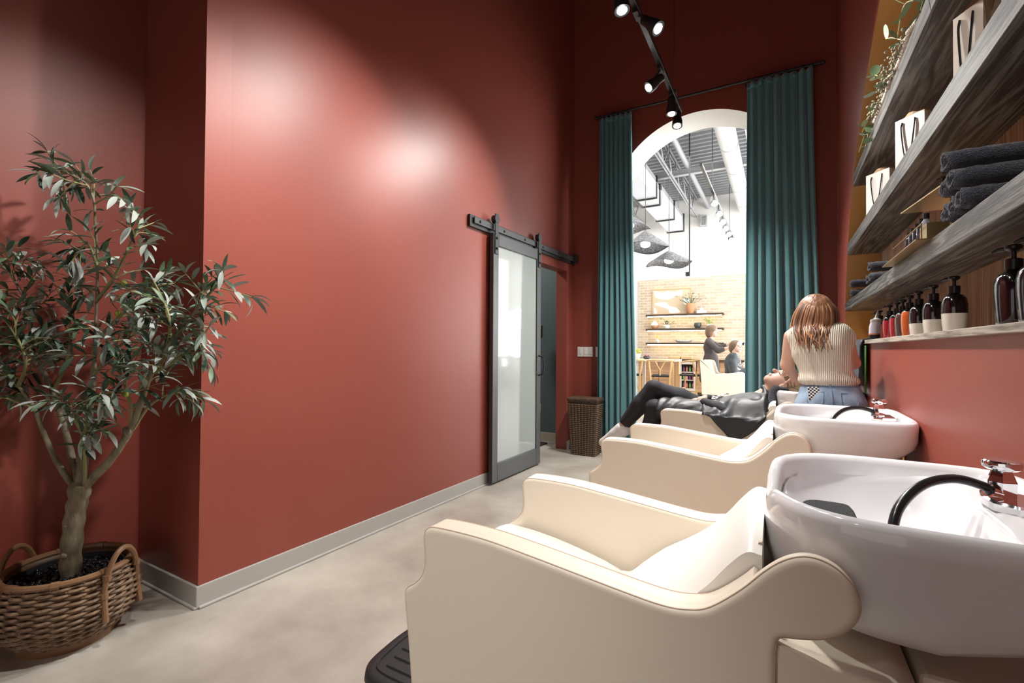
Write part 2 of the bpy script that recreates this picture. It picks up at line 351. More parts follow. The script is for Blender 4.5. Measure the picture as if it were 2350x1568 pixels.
def basin(t, y0):
    yc = y0+.30; hw = .285; n = 72; RZ = .905
    def outline(x0, x1, h, ex, yy=yc):   # superellipse, squarer towards the wall
        out = []
        for k in range(n):
            a = 2*PI*k/n; c, s_ = math.cos(a), math.sin(a); cx = (x0+x1)/2; rx = (x1-x0)/2
            e = ex if c < 0 else ex*1.9
            out.append((cx+rx*math.copysign(abs(c)**(2/e), c), yy+h*math.copysign(abs(s_)**(2/e), s_)))
        return out
    def ss(v): v = max(0, min(1, v)); return v*v*(3-2*v)
    def rimz(x, y):
        d = math.exp(-((y-yc)/.105)**4); f_ = max(0, min(1, (.10-x)/.10)); f_ = f_*f_*(3-2*f_)
        return -.085*d*f_
    rings = []
    def ring(o, z, k):   # k: how strongly the ring follows the neck dip
        if hasattr(z, '__call__'): rings.append([(a, b, z(a, b)+k*rimz(a, b)) for a, b in o])
        else: rings.append([(a, b, z+k*rimz(a, b)) for a, b in o])
    back = lambda z0, z1: (lambda a, b: z0+(z1-z0)*max(0, min(1, (a-.22)/.22)))
    ring(outline(.06, .30, .14, 2.4), back(.695, .74), 0)
    ring(outline(.02, .36, .20, 2.6), back(.70, .765), 0)
    ring(outline(-.005, .42, .245, 2.7), back(.715, .79), 0)
    ring(outline(-.02, .445, .268, 2.8), back(.745, .81), .2)
    ring(outline(-.028, .449, .278, 2.9), back(.80, .835), .5)
    ring(outline(-.032, .449, .284, 2.9), .86, .8)
    ring(outline(-.033, .449, .286, 3), .89, 1)
    ring(outline(-.029, .446, .282, 3), .902, 1)
    ring(outline(-.021, .440, .274, 3), .907, 1)
    ring(outline(-.011, .432, .264, 3), .903, 1)
    ring(outline(-.006, .425, .258, 3), .893, 1)
    # inside: wall, rear deck, bowl
    ring(outline(-.004, .417, .254, 3), lambda a, b: .862+.020*ss((a-.16)/.14), .9)
    ring(outline(.002, .345, .250, 2.8), lambda a, b: .858+.022*ss((a-.16)/.14), .6)
    ring(outline(.006, .325, .245, 2.7), lambda a, b: .846+.020*ss((a-.16)/.14), .35)
    ring(outline(.02, .30, .225, 2.5), .815, .1)
    ring(outline(.045, .27, .185, 2.3), .775, 0)
    ring(outline(.08, .23, .12, 2.1), .755, 0)
    ring(outline(.125, .185, .035, 2), .748, 0)
    bs = G().loft(rings).obj('basin', CERAMIC, t, angle=75)
    # drain
    G().lathe([(.0, .7485), (.026, .7495), (.03, .752), (.024, .7535), (.0, .752)], 20, (.155, yc, 0)).obj('drain', CHROME, bs)
    # tap: base plate, hexagonal body, disc knob, hose, shower head
    fx, fy = .362, yc+.055
    bp = [(fx-.026, fy-.05), (fx-.03, fy+.0), (fx-.02, fy+.045), (fx+.01, fy+.055), (fx+.045, fy+.03), (fx+.045, fy-.07), (fx+.0, fy-.078)]
    G().loft([[(a, b, .880) for a, b in bp], [(a, b, .893) for a, b in bp], [(a, b, .897) for a, b in inset2(bp, .005)]]).obj('tap_plate', CHROME, bs, angle=30)
    hexa = lambda r, z: [(fx+r*math.cos(PI/3*k+.3), fy+r*math.sin(PI/3*k+.3), z) for k in range(6)]
    G().loft([hexa(.021, .892), hexa(.023, .925), hexa(.019, .936), hexa(.014, .948)]).obj('tap_body', CHROME, bs, smooth=False)
    G().lathe([(.0, .947), (.022, .947), (.0275, .951), (.029, .957), (.0275, .9625), (.025, .9645), (0, .965)], 28, (fx, fy, 0)).obj('tap_knob', CHROME, bs, angle=35)
    sp = crom([(fx-.018, fy-.012, .903), (fx-.03, fy-.015, .915), (fx-.075, fy-.03, .926), (fx-.13, fy-.075, .917), (fx-.175, fy-.13, .882), (fx-.19, fy-.165, .835), (fx-.185, fy-.185, .79)], 6)
    G().tube(sp, .0085, 10).obj('hose', HOSE, bs)
    G().tube([(fx-.008, fy-.008, .903), (fx-.022, fy-.013, .907)], .014, 14).obj('hose_collar', CHROME, bs)
    # foam neck pad lying in the bowl
    o = outline(.035, .135, .062, 2.4, yc+.035)
    G().loft([[(a, b, .80) for a, b in inset2(o, .004)], [(a, b, .805) for a, b in o], [(a, b, .826) for a, b in o], [(a, b, .832) for a, b in inset2(o, .005)]]).obj('neck_pad', FOAM, bs, angle=40)
    G().cyl((.415, yc-.10, .55), (.415, yc-.10, .80), .008, n=10).obj('supply_pipe', BRASS, bs)

wash_unit(.88, 'cream leather wash chair nearest the camera with white basin and coiled black hose')
wash_unit(2.16, 'empty cream leather wash chair in the middle of the row of three')
wash_unit(3.44, 'cream leather wash chair with the reclining client, farthest from the camera')
# ================================================================ sliding barn door, rail
dr = struct(G().v and None or thing('door_1', 'black-framed sliding barn door with frosted glass panel', 'door', lw(3.85, 0, .05)))
del dr['category']
D0, D1, DB, DT = 3.415, 4.292, .015, 2.165; SW, d0, d1 = .085, .028, .066
def dbox(y0, y1, z0, z1, a=d0, b=d1): return lwall_box(G(), y0, y1, z0, z1, a, b)
dbox(D0, D0+SW, DB, DT).obj('stile', GREYM, dr, smooth=False, bevel=.003)
dbox(D1-SW, D1, DB, DT).obj('stile', GREYM, dr, smooth=False, bevel=.003)
dbox(D0+SW, D1-SW, DB, .175).obj('bottom_rail', GREYM, dr, smooth=False, bevel=.003)
dbox(D0+SW, D1-SW, DT-.1, DT).obj('top_rail', GREYM, dr, smooth=False, bevel=.003)
FROST = M('frosted_glass', (.36, .40, .385), .05, spec=.55, coat=.2)
dbox(D0+SW-.01, D1-SW+.01, .165, DT-.09, d0+.012, d1-.012).obj('glass_panel', FROST, dr, smooth=False)
for y in (D0+SW*.5, D1-SW*.5):
    h = dbox(y-.026, y+.026, DT-.18, DT+.17, d1+.001, d1+.009).obj('hanger_strap', BLACKM, dr, smooth=False, bevel=.003)
    g = G()
    for z in (DT-.13, DT-.04): g.cyl(lw(y, z, d1+.008), lw(y, z, d1+.02), .011, n=8)
    g.obj('bolt', BLACKM, h, angle=30)
    G().cyl(lw(y, DT+.125, d1-.03), lw(y, DT+.125, d1+.012), .036, n=24).obj('roller', BLACKM, h, angle=30)
hy = D1-SW*.5
G().tube([lw(hy, .90, d1), lw(hy, .92, d1+.05), lw(hy, 1.00, d1+.06), lw(hy, 1.08, d1+.05), lw(hy, 1.10, d1)], .008, 8).obj('pull_handle', BLACKM, dr)
G().box(0,0,0,0,0,0)
rl = thing('barn_door_rail', 'black steel sliding-door rail fixed across the red wall', 'rail', lw(4.15, 2.15, .02))
lwall_box(G(), 3.13, 5.22, 2.165, 2.262, .002, .026).obj('backing_board', BLACKM, rl, smooth=False, bevel=.003)
lwall_box(G(), 3.17, 5.20, 2.196, 2.248, .034, .044).obj('flat_bar', GREYM, rl, smooth=False, bevel=.002)
for k in range(6):
    y = 3.25+k*.375; G().cyl(lw(y, 2.222, .02), lw(y, 2.222, .052), .011, n=8).obj('bolt', BLACKM, rl, angle=30)
lwall_box(G(), 5.15, 5.205, 2.18, 2.275, .03, .075).obj('end_stop', BLACKM, rl, smooth=False, bevel=.004)

# floor lamp standing inside the doorway
fl = thing('floor_lamp', 'slim dark metal floor lamp with drum shade in the doorway', 'lamp', (-2.62, 5.16, 0))
PEWTER = M('pewter', (.17, .145, .125), .34, metal=.8)
lx, ly = -2.62, 5.16
G().box(lx-.125, lx+.125, ly-.10, ly+.10, 0, .018).obj('base', BLACKM, fl, smooth=False, bevel=.005)
G().tube([(lx, ly, .018), (lx, ly, .62), (lx, ly, 1.30)], [.018, .018, .014], 12).obj('pole', PEWTER, fl)
G().lathe([(.0, 1.30), (.085, 1.30), (.09, 1.305), (.09, 1.45), (.085, 1.45), (.083, 1.31)], 32, (lx, ly, 0)).obj('shade', BLACKM, fl, angle=35)
G().cyl((lx, ly, .60), (lx, ly, .64), .021, n=12).obj('collar', PEWTER, fl)
def plate(name, x0, x1, z0, z1, y, label, nsw):
    t = thing(name, label, 'light switch', ((x0+x1)/2, y, z0))
    G().box(x0, x1, y-.007, y, z0, z1).obj('plate', WPLASTIC, t, smooth=False, bevel=.003)
    w_ = (x1-x0)/nsw
    for i in range(nsw):
        xc = x0+w_*(i+.5); G().box(xc-.017, xc+.017, y-.011, y-.006, z0+.027, z1-.027).obj('rocker', WPLASTIC, t, smooth=False, bevel=.002)
plate('light_switch', -2.10, -2.025, 1.078, 1.195, 5.25, 'single white light switch beside the wide plate', 1)
plate('light_switch', -2.022, -1.908, 1.078, 1.195, 5.25, 'double white light switch plate on the maroon wall', 2)
plate('light_switch', -1.876, -1.80, 1.078, 1.195, 5.25, 'white light switch half hidden by the teal curtain', 1)
plate('wall_socket', -2.74, -2.67, 1.06, 1.17, 5.42, 'white switch on the teal wall behind the lamp', 1)
plate('wall_socket', -2.735, -2.665, .36, .47, 5.42, 'white socket low on the teal wall behind the lamp', 1)

# ================================================================ curtain rod and curtains
ry = 5.15; rz = 3.83
rod = thing('curtain_rod', 'black curtain rod across the top of the arch', 'curtain rod', (-.76, ry, rz))
G().tube([(-1.84, ry, rz), (.335, ry, rz)], .013, 12).obj('rod', BLACKM, rod)
for x in (-1.845, .34): G().ball((x, ry, rz), .021, 12, 8).obj('finial', BLACKM, rod)
for x in (-1.79, -.30, .27): G().tube([(x, 5.25, rz), (x, ry, rz)], .008, 8).obj('bracket', BLACKM, rod)
def curtain(xt0, xt1, xb0, xb1, folds, label, seed):
    rr = random.Random(seed); n = folds*10; ph = [rr.uniform(-.5, .5) for _ in range(folds+2)]; am = [rr.uniform(.6, 1.25) for _ in range(folds+2)]
    rows = []
    zs = [3.80, 3.785, 3.74, 3.6, 3.2, 2.6, 2.0, 1.4, .8, .3, .012]
    for z in zs:
        v = 1-z/3.815; e = v*v*(3-2*v); row = []
        for i in range(n+1):
            u = i/n; k = int(u*folds); fr = u*folds
            x = (xt0+(xt1-xt0)*u)*(1-e)+(xb0+(xb1-xb0)*u)*e + .012*math.sin(fr*3.1+seed)*v
            a = am[k]*(.036+.012*v)*(1 if z < 3.7 else .75)
            y = ry-.012 + a*math.sin(2*PI*fr+ph[k]*math.sin(PI*(fr-k))*1.2) + .006*math.sin(z*2.3+fr)
            row.append((x, y, z))
        rows.append(row)
    g = G().loft(rows, False, False, False)
    t = thing('curtain', label, 'curtain', ((xb0+xb1)/2, ry, 0))
    o = g.obj('panel', TEAL, t, angle=180); s = o.modifiers.new('thickness', 'SOLIDIFY'); s.thickness = .004
    hm = G().loft([[(p[0], p[1]-.004, p[2]) for p in rows[0]], [(p[0], p[1]-.004, p[2]) for p in rows[2]]], False, False, False).obj('heading_tape', TEAL, t, angle=180)
    hm.modifiers.new('thickness', 'SOLIDIFY').thickness = .004
    for i in range(folds+1):
        x = xt0+(xt1-xt0)*min(.99, max(.01, i/folds)); ring = [(x, ry+.019*math.cos(a*PI/6), rz+.019*math.sin(a*PI/6)) for a in range(12)]
        G().tube(ring, .0028, 6, closed=True).obj('ring', BLACKM, t)
curtain(-1.80, -1.43, -1.82, -1.36, 7, 'narrow teal velvet curtain on the left side of the arch', 3)
curtain(-.285, .262, -.30, .345, 8, 'wide teal velvet curtain on the right side of the arch', 11)

# ================================================================ laundry hamper below the light switches
HAMP = M('dark_wicker', (.055, .035, .022), .45, n=(60, (.14, .085, .05), (1, 1, 1), .45, .7))
HAMPL = M('light_wicker', (.20, .125, .075), .4)
hb = thing('laundry_hamper', 'tall tapered dark wicker hamper beside the teal curtain', 'hamper', (-1.89, 4.96, 0))
hx0, hx1, hy0, hy1, hz = -2.06, -1.72, 4.86, 5.06, .61
def hring(z, d=0, n=0):
    s = .80+.20*z/hz; cx, cy = (hx0+hx1)/2, (hy0+hy1)/2; a = (hx1-hx0)/2*s+d; b = (hy1-hy0)/2*s+d
    return [(cx-a, cy-b, z), (cx+a, cy-b, z), (cx+a, cy+b, z), (cx-a, cy+b, z)]
G().loft([hring(0), hring(hz*.5), hring(hz)]).obj('body', HAMP, hb, smooth=False)
G().loft([hring(hz-.02, .006), hring(hz+.0, .01), hring(hz+.02, .004), hring(hz+.024, -.01)]).obj('lid', HAMP, hb, smooth=False, bevel=.004)
g = G()
for i in range(27):
    z = .015+i*.0208; r = hring(z, .004)
    for side in (0, 1, 2, 3):
        a, b = Vector(r[side]), Vector(r[(side+1) % 4]); m = 9 if side % 2 == 0 else 5
        for k in range(m):
            if side == 0 or side == 1 or side == 2 or side == 3:
                c = a+(b-a)*((k+.5)/m); d = (b-a).normalized(); nn = Vector((d.y, -d.x, 0)); h = (b-a).length/m*.37
                g.add([c-d*h+Vector((0,0,-.0062)), c+d*h+Vector((0,0,-.0062)), c+d*h+Vector((0,0,.0062)), c-d*h+Vector((0,0,.0062)), c-d*h*.5+nn*.007, c+d*h*.5+nn*.007],
                      [(0,1,5,4), (1,2,5), (2,3,4,5), (3,0,4)])
o = g.obj('weave', HAMPL, hb, angle=180); o['kind'] = 'stuff'
g = G().tube([(hx1-.010, 4.94, hz-.07), (hx1+.0, 4.96, hz-.07), (hx1-.010, 4.98, hz-.07)], .008, 6); g.obj('hand_hole', BLACKM, hb)

# ================================================================ ceiling track with spot heads
TX, TZ = -.815, 3.40
tr = thing('ceiling_track', 'black suspended lighting track running to the arch', 'light track', (TX, 2, TZ))
G().box(TX-.018, TX+.018, -1.2, 4.56, TZ-.02, TZ+.02).obj('bar', BLACKM, tr, smooth=False, bevel=.002)
for y in (-.6, 1.2, 2.8, 4.27):
    G().tube([(TX, y, TZ), (TX, y, 5.6)], .0025, 6).obj('suspension_wire', PEWTER, tr)
    G().box(TX-.022, TX+.022, y-.03, y+.03, TZ+.018, TZ+.045).obj('clamp', BLACKM, tr, smooth=False)
SPOTW = 260
def spot_head(y, aim, label, dx=0, power=1., ang=70):
    """canister on a yoke below the track, pointing at aim"""
    t = thing('track_spot', label, 'spotlight', (TX+dx, y, TZ-.02), 'spotlights on the wash room track')
    p = Vector((TX+dx, y, TZ-.13)); d = (Vector(aim)-p).normalized()
    G().box(TX-.016, TX+.016, y-.05, y+.05, TZ-.05, TZ-.018).obj('adapter', BLACKM, t, smooth=False)
    G().tube([(TX, y, TZ-.04), (TX+dx, y, TZ-.09), tuple(p)], .009, 8).obj('yoke', BLACKM, t)
    u = d.cross(Vector((0, 1, 0))).normalized()
    a, b, c_, e = p-d*.075, p-d*.02, p+d*.02, p+d*.075
    g = G(); g.tube([tuple(a), tuple(a+d*.003), tuple(b), tuple(c_), tuple(e), tuple(e-d*.004), tuple(e-d*.02)], [.026, .030, .032, .043, .046, .041, .038], 20, cap=True)
    g.obj('canister', BLACKM, t, angle=40)
    G().ball(tuple(e-d*.022), .037, 18, 12).obj('lens', LAMPGLOW, t)
    l = bpy.data.lights.new('spot', 'SPOT'); l.energy = SPOTW*power; l.spot_size = math.radians(ang); l.spot_blend = .9; l.shadow_soft_size = .05; l.color = (1.0, .965, .92)
    o = bpy.data.objects.new('spot_lamp', l); C.objects.link(o); o.location = e+d*.01 - Vector((TX+dx, y, TZ-.02)); o.parent = t
    o.rotation_mode = 'QUATERNION'; o.rotation_quaternion = (-d).to_track_quat('Z', 'Y')
spot_head(4.44, (-.75, 3.6, .0), 'lit spotlight at the arch end of the track', 0, 1.0, 125)
spot_head(4.17, (-.75, 4.0, .0), 'lit spotlight second from the arch end of the track', 0, 1.0, 125)
spot_head(3.74, (-2.15, 2.75, 1.9), 'lit spotlight pointing down in the middle of the track', -.04, .75, 80)
spot_head(3.05, (.55, 2.75, 1.9), 'black spotlight turned sideways towards the shelves', .09, 1.0, 85)
spot_head(2.75, (-.35, 2.45, .6), 'lit spotlight cut by the top edge of the picture', -.02, .9)
spot_head(2.15, (-2.25, 1.7, 1.8), 'unseen spotlight above the frame aimed at the red wall', 0, .75, 80)  # unseen head, placed to give the red wall its glare
spot_head(1.75, (-.30, 1.60, .6), 'unseen spotlight added above the frame, aimed at the nearest wash chair', .04, .85, 55)  # unseen head added to brighten the nearest chair from above
spot_head(1.15, (-2.6, .75, 1.0), 'unseen spotlight above the frame aimed at the potted tree', 0, .8)  # unseen head, placed to light the tree and cast its shadows
spot_head(.75, (.45, 1.5, 1.5), 'unseen spotlight added above the frame, aimed at the near end of the niche', .04, .4)  # unseen head added to light the near part of the niche
spot_head(-.95, (-1.05, .95, .4), 'unseen spotlight added behind the camera, aimed at the side of the nearest wash chair', 0, .85, 46)  # fill head added out of view to brighten the chair's near side
# ================================================================ potted olive tree in a wicker basket
bx_, by_ = -2.5, .78
WICK = M('brown_wicker', (.13, .075, .042), .42, n=(35, (.30, .20, .125), (1, 1, 1), .40, .66))
WICKD = M('dark_brown_wicker', (.10, .05, .025), .5)
WICKT = M('tan_cane', (.24, .13, .065), .4)
bk = thing('wicker_basket', 'round brown wicker basket with two loop handles holding the tree', 'basket', (bx_, by_, 0))
def br(z):   # basket radius at height z
    pts = [(0.03, .15), (.06, .18), (.11, .212), (.16, .222), (.21, .217), (.26, .204), (.30, .196)]
    return float(np.interp(z, [p[0] for p in pts], [p[1] for p in pts]))
nst = 30
for i in range(21):
    z = .04+i*.0112; r = br(z); ring = []
    for k in range(nst*4):
        a = 2*PI*k/(nst*4); rr_ = r+.0065*math.cos(a*nst/2+(PI if i % 2 else 0)); ring.append((bx_+rr_*math.cos(a), by_+rr_*math.sin(a), z))
    G().tube(ring, .0066, 6, closed=True).obj('wicker_strand', WICK, bk)
for k in range(nst):
    a = 2*PI*(k+.5)/nst
    G().tube([(bx_+br(z)*math.cos(a), by_+br(z)*math.sin(a), z) for z in (.03, .07, .12, .17, .22, .275)], .006, 5).obj('stake', WICKD, bk)
circ = lambda r, z, n=48: [(bx_+r*math.cos(2*PI*k/n), by_+r*math.sin(2*PI*k/n), z) for k in range(n)]
G().tube(circ(.198, .283), .0125, 8, closed=True).obj('rim', WICKT, bk)
for k in range(9):
    a = 2*PI*k/9+.2; c = Vector((bx_+.198*math.cos(a), by_+.198*math.sin(a), .283)); t_ = Vector((-math.sin(a), math.cos(a), 0))
    G().tube([tuple(c-t_*.012), tuple(c+t_*.012)], .0155, 8).obj('rim_binding', WICKT, bk)
G().loft([circ(.15, 0), circ(.154, .036), circ(.142, .036), circ(.138, 0)], cap0=False, cap1=False).obj('foot_ring', WICKT, bk, angle=40)
G().loft([circ(.145, .03), circ(.173, .06), circ(.205, .11), circ(.214, .16), circ(.209, .21), circ(.194, .275), circ(.186, .275), circ(.186, .25)], cap1=False).obj('lining', WICKD, bk, angle=180)
hd = Vector((R0.x, R0.y, 0)).normalized(); hn = Vector((-hd.y, hd.x, 0))
for s_ in (-1, 1):
    c = Vector((bx_, by_, 0))+hd*s_*.198
    pts = []
    for i in range(15):
        a = PI*i/14; pts.append(c+hn*(.078*math.cos(a))*(-1)+hd*s_*(.01+.008*math.sin(a))+Vector((0, 0, .20+.155*math.sin(a))))
    pts = [Vector((bx_, by_, 0))+(pts[0]-Vector((bx_, by_, pts[0].z)))*1.06+Vector((0, 0, .10))]+pts+[Vector((bx_, by_, 0))+(pts[-1]-Vector((bx_, by_, pts[-1].z)))*1.06+Vector((0, 0, .10))]
    G().tube(crom([tuple(p) for p in pts], 3), .0105, 8).obj('handle', WICKT, bk)
    for p in (pts[1], pts[-2], pts[3], pts[-4]): G().tube([tuple(p-Vector((0, 0, .01))), tuple(p+Vector((0, 0, .01)))], .0145, 8).obj('handle_binding', WICKT, bk)

BARK = M('olive_bark', (.17, .14, .085), .75, n=(26, (.33, .30, .21), (1, 1, .35), .38, .66), bump=(40, .6, (1, 1, .4)))
TWIG = M('olive_twig', (.27, .27, .12), .7)
LEAFM = [M('olive_leaf_dark', (.045, .085, .052), .42, spec=.5), M('olive_leaf_green', (.12, .19, .10), .42, spec=.5), M('olive_leaf_silver', (.38, .42, .38), .5, spec=.5), M('olive_leaf_pale', (.24, .31, .25), .5)]
PEB = M('black_pebble', (.014, .015, .017), .25, spec=.6)
tree = thing('olive_tree', 'artificial olive tree with grey-green leaves in the wicker basket', 'tree', (bx_, by_, .16))
g = G().loft([circ(.12, .165), circ(.170, .205), circ(.176, .262), circ(.169, .262), circ(.167, .235)], cap1=True); g.obj('nursery_pot', RUBBER, tree, angle=40)
g = G()
for k in range(420):
    a = random.uniform(0, 2*PI); r =   .163*math.sqrt(random.random()); h = .240+random.uniform(-.004, .01)
    g.ball((bx_+r*math.cos(a), by_+r*math.sin(a), h), (random.uniform(.007, .013), random.uniform(.006, .011), random.uniform(.004, .008)), 7, 4)
o = g.obj('pebbles', PEB, tree, angle=180); o['kind'] = 'stuff'; o['label'] = 'black pebbles covering the soil'
BR = {
'trunk':[(-2.488,0.784,0.200),(-2.491,0.780,0.297),(-2.483,0.783,0.420),(-2.470,0.788,0.517),(-2.455,0.796,0.588)],
'A':[(-2.455,0.796,0.588),(-2.410,0.820,0.641),(-2.332,0.841,0.708),(-2.249,0.875,0.832),(-2.195,0.892,0.954),(-2.164,0.908,1.058),(-2.093,0.935,1.162),(-2.015,0.966,1.265),(-1.960,0.988,1.339),(-1.905,1.008,1.396),(-1.865,1.025,1.425)],
'B':[(-2.467,0.789,0.588),(-2.496,0.759,0.652),(-2.521,0.733,0.724),(-2.552,0.701,0.847),(-2.568,0.679,0.935),(-2.607,0.644,1.013),(-2.666,0.597,1.090)],
'B2':[(-2.567,0.680,0.926),(-2.607,0.645,0.949),(-2.652,0.608,0.974),(-2.681,0.579,1.005)],
'C':[(-2.455,0.796,0.596),(-2.471,0.807,0.733),(-2.463,0.820,0.909),(-2.460,0.831,1.052),(-2.457,0.831,1.160),(-2.449,0.832,1.339),(-2.433,0.827,1.517),(-2.427,0.816,1.657),(-2.421,0.807,1.761),(-2.438,0.784,1.828),(-2.494,0.740,1.868),(-2.523,0.711,1.893)],
'D':[(-2.461,0.792,0.614),(-2.539,0.792,0.710),(-2.589,0.785,0.814),(-2.634,0.757,0.975),(-2.66,0.726,1.084),(-2.68,0.703,1.158),(-2.69,0.696,1.306),(-2.70,0.668,1.398),(-2.72,0.629,1.490),(-2.75,0.591,1.564)],
'E':[(-2.427,0.800,0.617),(-2.378,0.780,0.732),(-2.329,0.760,0.825),(-2.279,0.753,0.897)],
'F':[(-2.247,0.876,0.832),(-2.208,0.862,0.939),(-2.207,0.838,1.026),(-2.196,0.820,1.078)],
'F2':[(-2.237,0.882,0.841),(-2.188,0.919,0.935),(-2.116,0.971,0.987),(-2.066,1.011,0.992)],
'Gb':[(-2.449,0.832,1.357),(-2.365,0.856,1.445),(-2.279,0.879,1.583),(-2.239,0.889,1.668),(-2.254,0.868,1.735)],
'H':[(-2.161,0.909,1.061),(-2.060,0.944,1.111),(-1.964,0.974,1.179),(-1.899,0.987,1.246)],
'I':[(-2.457,0.831,1.177),(-2.402,0.872,1.268),(-2.304,0.938,1.378),(-2.259,0.962,1.451)],
'J':[(-2.634,0.757,0.975),(-2.556,0.778,1.123),(-2.535,0.776,1.267),(-2.537,0.771,1.410),(-2.516,0.769,1.516)],
'K':[(-2.604,0.646,1.009),(-2.535,0.649,1.108),(-2.550,0.615,1.225),(-2.622,0.572,1.325)],
'L':[(-2.460,0.831,1.052),(-2.331,0.834,1.125),(-2.234,0.854,1.195),(-2.178,0.874,1.229)],
'N':[(-2.66,0.726,1.084),(-2.68,0.675,1.158),(-2.69,0.631,1.193),(-2.73,0.584,1.175)],
'O':[(-2.433,0.827,1.499),(-2.431,0.792,1.582),(-2.446,0.751,1.506)],
'P':[(-2.093,0.935,1.162),(-2.108,0.948,1.266),(-2.165,0.949,1.355),(-2.226,0.935,1.446)],
'Q':[(-2.342,0.764,0.823),(-2.322,0.728,0.913),(-2.241,0.739,0.966),(-2.132,0.778,1.001)]}
RAD = {'trunk': (.036, .034), 'A': (.021, .003), 'B': (.015, .004), 'C': (.024, .003), 'D': (.016, .003)}
tw = []   # twig axes that carry leaves: (point, direction)
for k, P in BR.items():
    r0, r1 = RAD.get(k, (.008, .0025)); S = crom(P, 5)
    rad = [(r0+(r1-r0)*(i/(len(S)-1))**.7)*(1+(.08*math.sin(i*1.7) if k == 'trunk' else .05*math.sin(i*2.3))) for i in range(len(S))]
    if k == 'C': rad = [max(.004, .022-.017*min(1, i/22)) if i < 26 else .005-.002*(i-26)/max(1, len(S)-26) for i in range(len(S))]
    G().tube(S, rad, 9 if r0 > .01 else 6).obj('trunk' if k == 'trunk' else 'branch', BARK if r0 > .01 else TWIG, tree)
G().ball((-2.462, .792, .585), (.040, .038, .045), 12, 8).obj('trunk_fork', BARK, tree)
g = G()
for p, r in (((-2.47, .755, .45), .014), ((-2.475, .752, .335), .016), ((-2.250, .868, .835), .022)): g.ball(p, (r, r*.7, r*.8), 8, 6)
g.obj('bark_knot', BARK, tree)
# leaf meshes (folded, arched blades), a few variants
def leaf_mesh(L, W, bend, m):
    vs = []; fs = []; n = 6
    for i in range(n+1):
        u = i/n; wd = W*math.sin(PI*min(1, .04+u*.97))**.75; x = L*(u-bend*.25*u*u); z = -bend*L*u*u*.55
        vs += [(x, -wd, z+wd*.25), (x, 0, z), (x, wd, z+wd*.25)]
    for i in range(n):
        for j in (0, 1): a = i*3+j; fs.append((a, a+3, a+4, a+1))
    g = G().add(vs, fs); me = g.mesh('leaf'); me.materials.append(m); me.polygons.foreach_set('use_smooth', [True]*len(me.polygons)); return me, (vs, fs)
LV = []
for i in range(12): LV.append(leaf_mesh(random.uniform(.065, .098), random.uniform(.0072, .0106), random.uniform(.1, .75), LEAFM[i % 4]))
leaves = []; twigs = G()
lr = random.Random(5)
def rv(): return Vector((lr.gauss(0, 1), lr.gauss(0, 1), lr.gauss(0, 1))).normalized()
def put_leaf(p, d):
    d = (d+rv()*.28).normalized(); up = (Vector((0, 0, 1))+rv()*.5); y = up.cross(d)
    if y.length < .1: return
    y.normalize(); z = d.cross(y); M_ = Matrix.Translation(p) @ Matrix(((d.x, y.x, z.x), (d.y, y.y, z.y), (d.z, y.z, z.z))).to_4x4()
    tip = p+d*.09
    if tip.x < -2.815 or p.x < -2.81: return
    leaves.append((M_, lr.randrange(len(LV)), (p-Vector((0, 0, CAM_H))).length))
def leafy(S, step, start=0.):
    n = len(S); acc = 0
    for i in range(int(start*n), n-1):
        a, b = Vector(S[i]), Vector(S[i+1]); acc += (b-a).length
        if acc > step:
            acc = 0; t_ = (b-a).normalized(); side = t_.cross(rv()).normalized()
            for s_ in (1, -1):
                put_leaf(b+side*s_*.004, (t_*.75+side*s_*.8+Vector((0, 0, -.12))).normalized())
    put_leaf(Vector(S[-1]), (Vector(S[-1])-Vector(S[-2])).normalized()); put_leaf(Vector(S[-1]), (Vector(S[-1])-Vector(S[-2])+rv()*.02).normalized())
start = {'A': .45, 'B': .72, 'B2': .5, 'C': .70, 'D': .42, 'E': .45, 'F': .3, 'F2': .5, 'Gb': .1, 'H': .1, 'I': .1, 'J': .2, 'K': .1, 'L': .2, 'N': .1, 'O': .2, 'P': .1, 'Q': .3}
ntw = {'A': 17, 'B': 5, 'B2': 4, 'C': 13, 'D': 17, 'E': 9, 'F': 7, 'F2': 5, 'Gb': 12, 'H': 11, 'I': 11, 'J': 12, 'K': 10, 'L': 11, 'N': 9, 'O': 5, 'P': 10, 'Q': 10}
for k, P in BR.items():
    if k == 'trunk': continue
    S = crom(P, 6); leafy(S, .034, start[k]+.08)
    for j in range(ntw[k]):
        i = int((start[k]+(1-start[k])*(j+.3)/ntw[k])*(len(S)-2)); p = Vector(S[i]); t_ = (Vector(S[i+1])-p).normalized()
        d = (t_*.6+rv()*.8+Vector((0, 0, .15))).normalized(); Lw = lr.uniform(.06, .14)
        if (p+d*Lw).x < -2.78: d.x = abs(d.x)
        q = p+d*Lw*.5+rv()*.01; e = p+d*Lw+Vector((0, 0, -.012))
        T = crom([tuple(p), tuple(q), tuple(e)], 5); twigs.tube(T, [.0028]*5+[.0022]*5+[.0016], 5); leafy(T, .027, .15)
twigs.obj('twigs', TWIG, tree)['kind'] = 'stuff'
leaves.sort(key=lambda t: t[2])
base = Vector((bx_, by_, .16))
for M_, i, _ in leaves[:290]:
    o = bpy.data.objects.new('leaf', LV[i][0]); C.objects.link(o); o.parent = tree; M2 = M_.copy(); M2.translation = M_.translation-base; o.matrix_local = M2
for mi in range(4):
    g = G()
    for M_, i, _ in leaves[290:]:
        if i % 4 == mi: vs, fs = LV[i][1]; g.add([M_ @ Vector(v) for v in vs], fs)
    if g.v: g.obj('rear_leaves', LEAFM[mi], tree, angle=180)['kind'] = 'stuff'
OLV = M('green_olive', (.32, .36, .06), .4)
